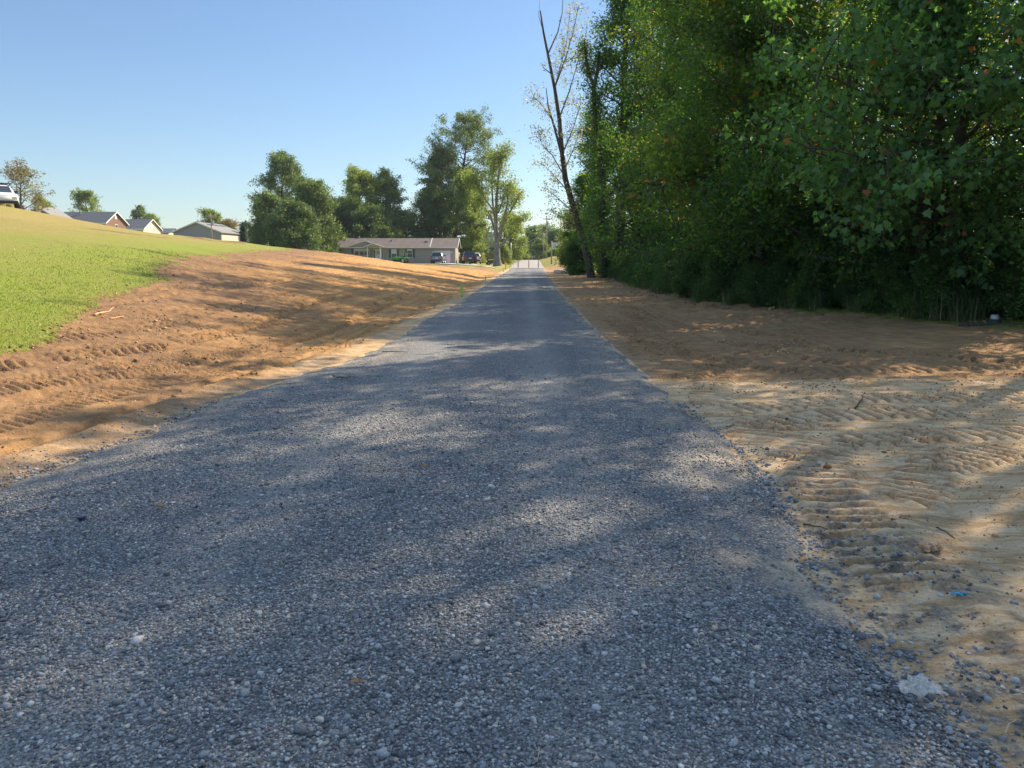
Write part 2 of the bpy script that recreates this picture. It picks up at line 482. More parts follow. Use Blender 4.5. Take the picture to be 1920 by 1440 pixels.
# ------------------------------------------------------------------ ground sheets
def build_ground():
    rs = np.concatenate([np.geomspace(.9, 45, 880), np.geomspace(45.5, 800, 170)])
    fine = np.radians(np.arange(-37, 36, .085))
    rest = np.radians(np.concatenate([np.arange(36, 323, 3.0)]))
    th = np.concatenate([fine, rest])          # clockwise from +Y
    nr, nth = len(rs), len(th)
    RR, TT = np.meshgrid(rs, th, indexing='ij')
    x = (RR * np.sin(TT)).ravel(); y = (RR * np.cos(TT)).ravel()
    r = RR.ravel()
    z = terrain(x, y)
    dl = road_l(y) - x           # >0 left of road
    dr = x - road_r(y)           # >0 right of road
    out = np.maximum(dl, dr)
    # masks
    near = 1 - sstep(25, 60, r)
    # border of the mown grass on the left: x as function of y
    bx = np.interp(y, [-20, 0, 9, 12, 20, 30, 45, 62, 70, 76, 84, 96], [-5.0, -5.4, -6.0, -6.9, -9.6, -13.0, -16.2, -18.6, -20.5, -16, -9.5, -7.5])
    bn = (fbm(x * .5, y * .5, 31, 5, .6) - .5) * 2.2 * np.clip(y / 25, .25, 1.2)
    gdist = bx - x + bn          # >0 inside grass
    # rough relief
    rel = (fbm(x * 1.3, y * 1.3, 41, 4) - .5) * .07 + (fbm(x * 6, y * 6, 42, 4, .6) - .5) * .045
    dirtm = sstep(.0, .35, out) * (1 - sstep(0, .4, gdist))
    lump = np.clip(fbm(x * 3.1, y * 3.1, 77, 4, .65) - .55, 0, 1) * .12 * sstep(.9, 2.2, dl)
    # machine track prints: bands of cleats
    cl = np.zeros_like(x); pr = np.zeros_like(x)
    rut = np.zeros_like(x)
    def track(pts, wdt, pitch, amp, depth, seed, skew=0.0, gate=.35):
        nonlocal cl, rut, pr
        pts = np.array(pts, float)
        s0 = 0
        for (a, b_) in zip(pts[:-1], pts[1:]):
            d = b_ - a; Ln = np.hypot(*d); d = d / Ln
            ux = x - a[0]; uy = y - a[1]
            s_ = ux * d[0] + uy * d[1]; c = -ux * d[1] + uy * d[0]
            sel = np.nonzero((s_ >= 0) & (s_ < Ln) & (np.abs(c) < wdt * .5 + .03))[0]
            if not len(sel): s0 += Ln; continue
            s_ = s_[sel]; c = c[sel]
            w_ = 1 - sstep(wdt * .5 - .03, wdt * .5 + .03, np.abs(c))
            ph = (s0 + s_ + skew * np.abs(c) + .015 * vnoise(s_ * 3, c * 4, seed + 5)) / pitch
            saw = np.abs((ph % 1) - .5) * 2
            g_ = sstep(gate, gate + .15, fbm(s_ * .9, c * 2 + seed, seed, 3))
            cl[sel] += w_ * g_ * (sstep(.25, .6, saw) - .45) * amp
            rut[sel] += w_ * depth
            pr[sel] = np.maximum(pr[sel], w_ * g_ * sstep(.45, .75, 1 - saw) * (.35 + .65 * vnoise(s_ * 9, c * 9, seed + 9)))
            s0 += Ln
    # left bank tracks, following the road and climbing the slope
    for k, (off, am) in enumerate([(.9, .02), (1.7, .025), (2.6, .05), (3.4, .035), (4.6, .03), (6.2, .03)]):
        pts = [(float(road_l(Y)) - off * (1 + .012 * Y) - .25 * math.sin(Y * .21 + k), Y) for Y in np.arange(2.5, 45, 2.5)]
        track(pts, .46, .17 if off > 2 else .12, am, .02, 60 + k, .25, .2)
    for k, off in enumerate([.55, 1.25, 2.2, 3.9]):    # tyre ruts
        pts = [(float(road_l(Y)) - off * (1 + .02 * Y) + .15 * math.sin(Y * .33 + k * 2), Y) for Y in np.arange(2.5, 60, 3)]
        track(pts, .16, .07, .006, .045, 160 + k)
    # right side tracks
    track([(1.80, 3.3), (1.86, 4.2), (1.98, 5.0), (2.3, 5.9)], .46, .13, .033, .006, 81, 0, .08)
    track([(2.9, 5.2), (3.1, 6.0), (3.6, 6.6)], .40, .11, .022, .005, 82, 0, .3)
    track([(1.95, 8.0), (2.6, 10.5), (2.7, 13), (3.0, 17), (2.9, 22)], .46, .17, .05, .015, 83, .2)
    track([(5.6, 9.6), (4.2, 11.5), (3.7, 14), (3.6, 18), (3.4, 24)], .46, .17, .05, .015, 84, .2)
    track([(4.3, 9.0), (3.2, 10.8), (2.2, 13.6), (2.1, 19)], .46, .17, .045, .012, 85, .2)
    track([(3.2, 10.2), (5.5, 10.4), (9.0, 10.9)], .46, .16, .05, .012, 86)
    track([(1.95, 6.9), (2.8, 7.3), (4.2, 7.5)], .46, .14, .028, .006, 87, 0, .15)
    track([(1.95, 5.6), (2.6, 6.3), (4.5, 6.6)], .46, .14, .03, .006, 88, 0, .1)
    track([(2.0, 7.6), (3.4, 8.1), (6.0, 8.3)], .46, .15, .025, .004, 89, 0, .2)
    track([(3.4, 3.3), (3.5, 4.6), (4.2, 5.6)], .42, .12, .02, .004, 90, .1, .4)
    track([(2.0, 9.6), (3.3, 11.6), (4.8, 14), (6, 17)], .46, .17, .05, .012, 94, .2)
    track([(1.9, 12), (2.3, 16), (3.2, 21), (3.5, 30)], .46, .18, .05, .012, 95, .2)
    track([(7.5, 10.4), (5.0, 12.6), (4.5, 17)], .46, .17, .05, .012, 96, .2)
    track([(2.35, 4.6), (2.9, 5.4), (3.9, 6.0)], .42, .12, .035, .004, 97, 0, .15)
    track([(1.9, 6.3), (2.1, 6.8), (2.7, 7.1)], .46, .13, .03, .004, 98, 0, .1)
    # scraped ridges across the pale band
    sc_ = np.exp(-((y - 8.8 - .05 * x) / 1.6) ** 2) * sstep(.2, .8, dr)
    scr = (fbm(x * 1.6, y * 9, 91, 4, .6) - .5) * .03 * sc_
    edgebank = .03 * np.exp(-((dr - .55) / .22) ** 2) * (1 - sstep(4, 9, y)) + .05 * np.exp(-((dl - .5) / .3) ** 2) * (1 - sstep(9, 20, y))
    smooth_r = 1 - .65 * np.where(dr > 0, sstep(3, 4.5, y) * (1 - sstep(16, 26, y)), 0)
    z = z + cl * near * sstep(-.02, .12, out) * (1 - sstep(0, .4, gdist)) * 1.3
    z = z + (rel * smooth_r + lump - rut * near + scr + edgebank * fbm(x * 2, y * 2, 5, 3) * 1.6) * dirtm
    # gently broken soil along the wood's edge
    z = z + (fbm(x * 2.2, y * 2.2, 33, 4, .6) - .4) * .18 * sstep(2.2, 3.6, dr) * sstep(14, 20, y) * (1 - sstep(60, 90, y))
    z = z + (fbm(x * 1.2, y * 1.2, 35, 5, .6) - .5) * .05 * sstep(0, 1, gdist)
    z = z - (0.05 + r * .0006) * (1 - sstep(-.22, .03, out))
    z = z + (fbm(x * 4, y * 4, 12, 3) - .5) * .03 * (1 - sstep(0, .4, np.abs(out)))
    # clay / topsoil / stone-fines zones
    cn = fbm(x * .35, y * .5, 51, 5, .6)
    clay = np.where(dr > 0, sstep(.3, .52, cn + .45 * sc_ + .22 * (1 - sstep(8.5, 11.5, y)) - .12 * sstep(12, 18, y)), 0)
    clay = np.maximum(clay, (1 - sstep(.15, .75, dl + (fbm(x * 1.5, y * 1.5, 8, 3) - .5) * .8)) * (dl > -.5) * .85)
    clay = np.maximum(clay, (1 - sstep(.1, .5, dr + (fbm(x * 1.5, y * .7, 18, 3) - .5) * .6)) * (dr > -.5) * sstep(6, 10, y) * .9)
    clay = np.where((dl > 0.5), clay * .6 + .12 * sstep(.45, .7, cn), clay)
    clay = np.where((dr > -.4) & (y < 8), np.maximum(clay, (.45 + .5 * sstep(.42, .58, fbm(x * 1.1, y * 1.6, 405, 4, .6))) * (1 - sstep(5, 8, y))), clay)
    pe = y - .05 * x + (fbm(x * 1.1, y * 2, 403, 4, .6) - .5) * .7
    clay = np.where(dr > 0, np.maximum(clay * (1 - sstep(9.1, 9.5, pe)) + .30 * sstep(9.1, 9.5, pe), .97 * sstep(5.2, 7.0, y) * (1 - sstep(9.1, 9.4, pe))), clay)
    clay = np.maximum(clay, (1 - sstep(.05, .35, dr + (fbm(x * 1.5, y * .7, 18, 3) - .5) * .5)) * (dr > -.5) * sstep(6, 10, y) * .85)
    top = np.where(dl > 0, sstep(-4.5 - y * .06, -.4, gdist + (fbm(x * .7, y * .4, 61, 4) - .5) * 5), 0)
    top = np.where(dr > 0, sstep(.40, .64, fbm(x * .45, y * .45, 63, 5, .6) + .22 * sstep(9.2, 9.7, y - .05 * x) - .35 * (1 - sstep(9.0, 9.4, y - .05 * x))), top)
    top = np.where(dr > 0, top * (.72 - .25 * sstep(18, 24, y)), top)
    top = np.clip(top, 0, 1)
    mil = (1 - sstep(.0, 1.3, dr)) * (dr > -.3) * (1 - sstep(4, 7, y)) + .7 * (1 - sstep(.0, .5, dl)) * (dl > -.3) * (1 - sstep(8, 14, y))
    # grass elsewhere: verge on the right, lawns beyond
    edge_y = np.interp(x, [3, 5.0, 5.4, 6.3, 8.1, 9.2, 10.4, 14, 30], [90, 34, 24.2, 21.8, 19, 17.2, 16.0, 15, 14])
    verge = np.minimum(y - (edge_y - 1.15 * sstep(8.6, 10.4, x)), 1.0) + (fbm(x, y, 71, 4) - .5) * .9 - .3
    verge = np.where((x > 7.4) & (y < 60), verge, -1)
    wood = np.where((x > 5) & (y < 92), np.where(x > np.interp(y, [14, 16, 17.2, 19, 21.8, 24.2, 34, 60, 80], [40, 10.4, 9.2, 8.1, 6.3, 5.4, 5.0, 5.6, 6.5]), 1, 0), 0)
    wood = np.where((x > 10) & (y < 16), -1, wood)
    farl = np.where((x < -2.5) & (y > 84), (y - 96) * .3 + (fbm(x * .5, y * .3, 73, 3) - .5) * 6 + np.where(x < -6, 2, 0), -1)
    farr = np.where((x > 2.0) & (y > 96), (y - 118) * .2 + (fbm(x * .5, y * .3, 74, 3) - .5) * 5 + (x - 8) * .4, -1)
    isgrass = np.maximum.reduce([gdist, verge, farl, farr])
    isgrass = np.where(out < .1, -1, isgrass)
    # loose soil streak along the brow of the hill
    strk = np.zeros_like(x)
    for (a, b_) in STREAKS:
        A = np.array(a[:2]); B = np.array(b_[:2]); d = B - A; Ln = np.hypot(*d); d = d / Ln
        ux = x - A[0]; uy = y - A[1]; s_ = np.clip(ux * d[0] + uy * d[1], 0, Ln)
        dd = np.hypot(ux - s_ * d[0], uy - s_ * d[1])
        strk = np.maximum(strk, np.exp(-(dd / 1.1) ** 2))
    z = z + strk * .12 * fbm(x, y, 99, 3)
    dirt_g = np.clip((1 - sstep(0, 1.2 * np.clip(y / 20, .5, 2), isgrass)) * .55 + strk * .75, 0, 1)
    green = np.clip(1.05 - sstep(0, 9, gdist) * .75 - .25 * sstep(30, 60, r), 0, 1)
    green = np.where(farl > 0, .85 - .4 * sstep(-14, -8, -x), green)
    green = np.where(verge > -.5, .95, green)
    green = np.where((farr > 0) & (x > 0) & (y > 90), .45, green)
    zone_d = np.stack([clay, top, np.clip(mil, 0, 1), np.ones_like(x)], 1)
    zone_g = np.stack([dirt_g, green, np.zeros_like(x), np.ones_like(x)], 1)
    # quads around the full circle
    i = np.arange(nr - 1)[:, None]; j = np.arange(nth)[None, :]
    j2 = (j + 1) % nth
    q = np.stack([i * nth + j, i * nth + j2, (i + 1) * nth + j2, (i + 1) * nth + j], -1).reshape(-1, 4)[:, ::-1]
    V = np.stack([x, y, z], 1)
    # centre cap
    fm = isgrass[q].mean(1) > 0
    hillm = fm & (x[q].mean(1) < 0) & (y[q].mean(1) < 92)
    pr = np.clip(pr, 0, 1) * near
    def sub(mask, name, mat, zone, extra=None):
        qq = q[mask]
        u, inv = np.unique(qq, return_inverse=True)
        Vs = V[u]
        loops = inv.reshape(-1); sizes = np.full(len(qq), 4)
        zz = zone[u]; pp = pr[u]
        if extra is not None:
            loops = np.concatenate([loops, len(Vs) + np.arange(len(extra))]); sizes = np.append(sizes, len(extra))
            Vs = np.concatenate([Vs, extra]); zz = np.concatenate([zz, np.tile([[0., 0, 0, 1]], (len(extra), 1))]); pp = np.concatenate([pp, np.zeros(len(extra))])
        return tag(mesh_np(name, Vs, loops, sizes, mat, attrs={'zone': zz, 'print': pp}, smooth=True), kind='structure')
    cap = V[:nth][::-1].copy()
    sub(~fm, 'ground', M['soil'], zone_d, cap)
    sub(hillm, 'grass_hill', M['grass'], zone_g)
    sub(fm & ~hillm, 'lawn', M['grass'], zone_g)
    return (V, gdist, out, r)

STREAKS = []
for a, b_ in (((165, 428), (240, 437)), ((215, 434), (300, 444)), ((300, 436), (372, 446)), ((360, 446), (440, 455)), ((440, 455), (545, 462))):
    STREAKS.append((hit(a[0], a[1] + 2), hit(b_[0], b_[1] + 2)))
GV = build_ground()

# relief-aware height lookup for scattering near the camera
def lookup_z(xs, ys):
    V, _, _, _ = GV
    rs = np.concatenate([np.geomspace(.9, 45, 880), np.geomspace(45.5, 800, 170)])
    nth = 859 + 96
    fine = np.arange(-37, 36, .085); nf = len(fine)
    nth = len(V) // len(rs)
    rr = np.hypot(xs, ys); tt = np.degrees(np.arctan2(xs, ys))
    i = np.clip(np.searchsorted(rs, rr), 0, len(rs) - 1); j = np.clip(((tt + 37) / .085).round().astype(int), 0, nf - 1)
    return V[i * nth + j, 2]

# road: asphalt millings, then old pale asphalt beyond the stakes
def road_z(x, y, ed, wdt):
    u = np.clip(ed / wdt, 0, .5)
    return .045 * sstep(0, .32, ed) - .03 + .02 * np.sin(np.pi * u) + (fbm(x * 7, y * 7, 210, 3) - .5) * .012 + (fbm(x * .8, y * .5, 211, 3) - .5) * .03 + road_rise(y) + y * .0002
def build_road():
    ys = np.concatenate([np.arange(-6, 1.5, .25), np.geomspace(1.5, 118, 620)])
    us = np.linspace(0, 1, 90)
    Y, Uu = np.meshgrid(ys, us, indexing='ij')
    nz = lambda k: (fbm(Y * 2.2, Y * 0 + k, 200 + k, 5, .65) - .5) * .38 * np.clip(1.15 - Y / 60, .35, 1)
    xl = road_l(Y) - .12 + nz(1); xr = road_r(Y) + .12 + nz(2)
    x = xl + (xr - xl) * Uu
    ed = np.minimum(Uu, 1 - Uu) * (xr - xl)
    z = road_z(x, Y, ed, xr - xl)
    ni, nj = Y.shape
    i = np.arange(ni - 1)[:, None]; j = np.arange(nj - 1)[None, :]
    q = np.stack([i * nj + j, i * nj + j + 1, (i + 1) * nj + j + 1, (i + 1) * nj + j], -1).reshape(-1, 4)
    V = np.stack([x.ravel(), Y.ravel(), z.ravel()], 1)
    tag(mesh_np('road', V, q, np.full(len(q), 4), M['road'], attrs={'edge': ed.ravel()}, smooth=True), kind='structure')
build_road()
def old_asphalt():
    m, n, b, o = new_mat('old_asphalt')
    P = geo_pos(n)
    t = tex_noise(n, 1.2, 6, .65, scaled(n, P, (1, .3, 1)))
    t2 = tex_noise(n, 40, 4, .7, P)
    c = ramp(n, t.outputs[0], [(.3, (.25, .235, .23)), (.7, (.36, .335, .325))])
    L(n, mixc(n, 1, c.outputs[0], ramp(n, t2.outputs[0], [(.3, .85), (.7, 1.1)]).outputs[0], 'MULTIPLY'), b.inputs['Base Color'])
    b.inputs['Roughness'].default_value = .85
    return m
M['old_asphalt'] = old_asphalt()
ys = np.linspace(117, 230, 150); us = np.linspace(0, 1, 12)
Y, Uu = np.meshgrid(ys, us, indexing='ij')
xl = road_l(Y) - .1; xr = road_r(Y) + .1
x = xl + (xr - xl) * Uu
z = road_rise(Y) + .075 + .03 * np.sin(np.pi * Uu)
i = np.arange(149)[:, None]; j = np.arange(11)[None, :]
q = np.stack([i * 12 + j, i * 12 + j + 1, (i + 1) * 12 + j + 1, (i + 1) * 12 + j], -1).reshape(-1, 4)
tag(mesh_np('asphalt_road', np.stack([x.ravel(), Y.ravel(), z.ravel()], 1), q, np.full(len(q), 4), M['old_asphalt'], smooth=True), kind='structure')

# ------------------------------------------------------------------ loose stones
def ico():
    t = (1 + 5 ** .5) / 2
    v = np.array([(-1, t, 0), (1, t, 0), (-1, -t, 0), (1, -t, 0), (0, -1, t), (0, 1, t), (0, -1, -t), (0, 1, -t), (t, 0, -1), (t, 0, 1), (-t, 0, -1), (-t, 0, 1)], float)
    v /= np.linalg.norm(v[0])
    f = np.array([(0, 11, 5), (0, 5, 1), (0, 1, 7), (0, 7, 10), (0, 10, 11), (1, 5, 9), (5, 11, 4), (11, 10, 2), (10, 7, 6), (7, 1, 8), (3, 9, 4), (3, 4, 2), (3, 2, 6), (3, 6, 8), (3, 8, 9), (4, 9, 5), (2, 4, 11), (6, 2, 10), (8, 6, 7), (9, 8, 1)])
    return v, f
def stones(name, P, rad, mat, squash=(.45, .8), seed=1, jit=.33, parent=None, smooth=False):
    rg = np.random.default_rng(seed)
    v, f = ico()
    n = len(P)
    S_ = np.stack([rg.uniform(.75, 1.25, n), rg.uniform(.6, 1.0, n), rg.uniform(*squash, n)], 1) * rad[:, None]
    V = v[None] * (1 + rg.uniform(-jit, jit, (n, 12, 1))) + rg.uniform(-.1, .1, (n, 12, 3))
    V = V * S_[:, None, :]
    a = rg.uniform(0, 2 * np.pi, n); tx = rg.uniform(-.5, .5, n)
    c, s_ = np.cos(tx)[:, None], np.sin(tx)[:, None]
    V = np.stack([V[..., 0], V[..., 1] * c - V[..., 2] * s_, V[..., 1] * s_ + V[..., 2] * c], -1)
    c, s_ = np.cos(a)[:, None], np.sin(a)[:, None]
    V = np.stack([V[..., 0] * c - V[..., 1] * s_, V[..., 0] * s_ + V[..., 1] * c, V[..., 2]], -1)
    V = (V + P[:, None, :]).reshape(-1, 3)
    Fq = (f[None] + 12 * np.arange(n)[:, None, None]).reshape(-1, 3)
    return mesh_np(name, V, Fq, np.full(len(Fq), 3), mat, parent=parent, smooth=smooth)

def scatter_road():
    rg = np.random.default_rng(3)
    P = []; Rd = []
    for (y0, y1, dens, rm) in ((1.4, 3.2, 9000, .0052), (3.2, 5.2, 6000, .0051), (5.2, 8, 2800, .0054), (8, 13, 800, .006)):
        n = int((y1 - y0) * 5.4 * dens)
        y = rg.uniform(y0, y1, n); x = rg.uniform(-3.7, 1.9, n)
        xl, xr = road_l(y), road_r(y)
        ed = np.minimum(x - xl, xr - x) + (fbm(x * 2.2, y * 2.2, 301, 4, .6) - .5) * .5
        keep = ed > rg.uniform(-.08, .08, n)
        keep &= (x > -y * .75 - .4)
        # brown dusty places near the verge carry fewer stones
        dust = sstep(.47, .57, fbm(x * 1.6 + 9, y * 1.0, 302, 4)) * (1 - sstep(.3, 1.1, ed)) * sstep(2.6, 3.6, y)
        dust = np.maximum(dust, .35 * np.maximum(np.exp(-((x + 1.55) / .3) ** 2), np.exp(-((x - .25) / .3) ** 2)) * sstep(3, 5, y))
        keep &= rg.random(n) > dust * .9
        keep &= rg.random(n) > sstep(5.5, 12.5, y)
        x, y = x[keep], y[keep]
        r_ = rm * np.exp(rg.normal(0, .36, len(x))) * np.where(rg.random(len(x)) < .012, 2.1, 1)
        r_ = np.minimum(r_, .026)
        wq = road_r(y) - road_l(y) + .24
        e2 = np.minimum(x - road_l(y), road_r(y) - x) + .12
        z = np.maximum(road_z(x, y, np.maximum(e2, 0), wq), np.where(e2 < .15, lookup_z(x, y), -1)) + rg.uniform(-.15, .45, len(x)) * r_
        P.append(np.stack([x, y, z], 1)); Rd.append(r_)
    P = np.concatenate(P); Rd = np.concatenate(Rd)
    tag(stones('gravel', P, Rd, M['stone'], (.4, .8), 5), 'loose grey crushed stone covering the near part of the road', 'gravel', kind='stuff')
    # strays thrown on to the clay
    P = []; Rd = []
    n = 22000
    y = rg.uniform(1.6, 8, n); t = rg.exponential(.38, n) - .1; right = rg.random(n) < .62
    x = np.where(right, road_r(y) + t * np.clip(1.5 - y / 6, .3, 1.3), road_l(y) - t * .5)
    cl_ = fbm(x * 2.6, y * 2.0, 305, 4, .65)
    keep = ((rg.random(n) < sstep(.44, .60, cl_) * .95) | (rg.random(n) < .5 * np.exp(-np.maximum(t, 0) * 7))) & (t < 1.9)
    keep &= (rg.random(n) > sstep(3.2, 4.2, y) * .85) | ((t < .0) & (rg.random(n) < .4))
    x, y = x[keep], y[keep]
    r_ = .0075 * np.exp(rg.normal(0, .42, len(x)))
    z = lookup_z(x, y) + r_ * .2
    tag(stones('stray_gravel', np.stack([x, y, z], 1), np.minimum(r_, .022), M['stone'], (.5, .85), 6), 'grey stones strewn over the clay beside the road', 'gravel', kind='stuff')
    # soil clods
    n = 42000
    y = 2.5 + 60 * rg.random(n) ** 2.2; left = rg.random(n) < .62
    x = np.where(left, road_l(y) - .4 - rg.random(n) * (3 + y * .32), road_r(y) + .3 + rg.random(n) * (3.4 + .02 * y))
    cl_ = fbm(x * 1.7, y * 1.7, 307, 4, .65)
    bx = np.interp(y, [-20, 0, 9, 12, 20, 30, 45, 62, 70], [-5.0, -5.4, -6.0, -6.9, -9.6, -13.0, -16.2, -18.6, -20.5])
    keep = (rg.random(n) < sstep(.42, .62, cl_)) & (x > bx - .3)
    keep &= (y < 14) | (rg.random(n) < .4)
    keep &= ~((x > 0) & (y < 12) & (rg.random(n) < .8))
    x, y = x[keep], y[keep]
    r_ = .011 * np.exp(rg.normal(0, .45, len(x))) * np.clip(y / 9, .6, 1.2)
    z = lookup_z(x, y) + r_ * .15
    tag(stones('soil_clods', np.stack([x, y, z], 1), np.minimum(r_, .035), M['clod'], (.5, .9), 8), 'small clods of orange soil lying on the graded earth', 'soil clods', kind='stuff')
scatter_road()
def grit():
    rg = np.random.default_rng(19)
    n = 26000
    y = 2.0 + 11 * rg.random(n) ** 1.4; x = road_r(y) + .1 + rg.random(n) * (1.4 + .6 * y)
    keep = rg.random(n) < sstep(.40, .62, fbm(x * 2.3, y * 3.1, 401, 4, .65)); x, y = x[keep], y[keep]
    r_ = .0038 * np.exp(rg.normal(0, .4, len(x))) * np.clip(y / 5, .8, 1.8)
    z = lookup_z(x, y) + r_ * .2
    tag(stones('clay_grit', np.stack([x, y, z], 1), r_, M['clod'], (.5, .9), 20), 'fine brown grit and crumbs of soil on the pale clay', 'grit', kind='stuff')
grit()

# mown grass blades on the nearer slope of the hill
def grass_blades():
    rg = np.random.default_rng(9)
    n = 120000
    y = 7 + 28 * rg.random(n) ** 1.6
    bx = np.interp(y, [-20, 0, 9, 12, 20, 30, 45, 62, 70], [-5.0, -5.4, -6.0, -6.9, -9.6, -13.0, -16.2, -18.6, -20.5])
    x = bx + .8 - rg.random(n) * (2 + .75 * y)
    keep = x > -.72 * y - 1
    x, y = x[keep], y[keep]
    bn = (fbm(x * .5, y * .5, 31, 5, .6) - .5) * 2.2 * np.clip(y / 25, .25, 1.2)
    gd = bx[keep] - x + bn
    ok = (rg.random(len(x)) < sstep(-.25, .5, gd) + .02) & (rg.random(len(x)) < 1 - sstep(1, 7, gd + y * .12))
    x, y = x[ok], y[ok]; n = len(x)
    z = lookup_z(x, y)
    h = rg.uniform(.01, .03, n) * (1 + y * .01); wd = .003 + .0005 * y
    a = rg.uniform(0, 2 * np.pi, n); b_ = rg.uniform(-.03, .03, (n, 2))
    dx, dy = np.cos(a) * wd, np.sin(a) * wd
    V = np.stack([np.stack([x - dx, y - dy, z - .01], 1), np.stack([x + dx, y + dy, z - .01], 1), np.stack([x + b_[:, 0], y + b_[:, 1], z + h], 1)], 1).reshape(-1, 3)
    tag(mesh_np('grass', V, np.arange(3 * n), np.full(n, 3), M['blade']), 'short mown grass blades on the slope of the green hill', 'grass', kind='stuff')
grass_blades()

# ------------------------------------------------------------------ trees
def leaf_template(kind):
    if kind == 'kite':
        return np.array([(0, 0), (.45, -.32), (1, 0), (.45, .32)])
    if kind == 'long':
        return np.array([(0, 0), (.4, -.16), (1, 0), (.4, .16)])
    if kind == 'lobed':
        return np.array([(0, 0), (.10, -.30), (.02, -.52), (.34, -.36), (.52, -.56), (.60, -.24), (1, 0), (.60, .24), (.52, .56), (.34, .36), (.02, .52), (.10, .30)])
def leaves(rg, C, sig, per, size, kind='kite', droop=.35, flat=.8, zsq=.75):
    """C cluster centres (n,3); returns V, loops, sizes"""
    n = len(C) * per
    p = np.repeat(C, per, 0) + rg.normal(0, 1, (n, 3)) * np.repeat(np.broadcast_to(sig, (len(C),)), per)[:, None] * np.array([1, 1, zsq])
    d = rg.normal(0, 1, (n, 3)); d[:, 2] = d[:, 2] * .5 - droop
    d /= np.linalg.norm(d, axis=1)[:, None]
    nr = rg.normal(0, 1, (n, 3)) * (1 - flat * .5); nr[:, 2] += flat
    s_ = np.cross(nr, d); s_ /= np.linalg.norm(s_, axis=1)[:, None] + 1e-9
    nn = np.cross(d, s_)
    L_ = size * rg.uniform(.65, 1.3, n)
    T = leaf_template(kind); k = len(T)
    fold = rg.uniform(.1, .5, n)
    V = p[:, None, :] + (T[None, :, 0, None] * d[:, None, :] + T[None, :, 1, None] * s_[:, None, :] + (np.abs(T[None, :, 1, None]) * fold[:, None, None] - .25 * T[None, :, 0, None] ** 2) * nn[:, None, :]) * L_[:, None, None]
    return V.reshape(-1, 3), np.arange(n * k), np.full(n, k)

def add_tubes(tubes, name, mat, parent):
    Vs = []; Ls = []; base = 0
    for pts, rad, n in tubes:
        pts = np.array(pts); m = len(pts)
        d = np.gradient(pts, axis=0); d /= np.linalg.norm(d, axis=1)[:, None] + 1e-9
        a = np.where(np.abs(d[:, :1]) < .8, np.array([[1., 0, 0]]), np.array([[0, 1., 0]]))
        u = np.cross(d, a); u /= np.linalg.norm(u, axis=1)[:, None]; v = np.cross(d, u)
        t = np.arange(n) * 2 * np.pi / n
        ring = pts[:, None] + (u[:, None] * np.cos(t)[None, :, None] + v[:, None] * np.sin(t)[None, :, None]) * np.array(rad)[:, None, None]
        Vs.append(ring.reshape(-1, 3))
        i = np.arange(m - 1)[:, None]; j = np.arange(n)[None]; j2 = (j + 1) % n
        Ls.append((np.stack([i * n + j, i * n + j2, (i + 1) * n + j2, (i + 1) * n + j], -1).reshape(-1, 4) + base))
        base += m * n
    V = np.concatenate(Vs); Q = np.concatenate(Ls)
    return mesh_np(name, V, Q, np.full(len(Q), 4), mat, parent=parent, smooth=True)

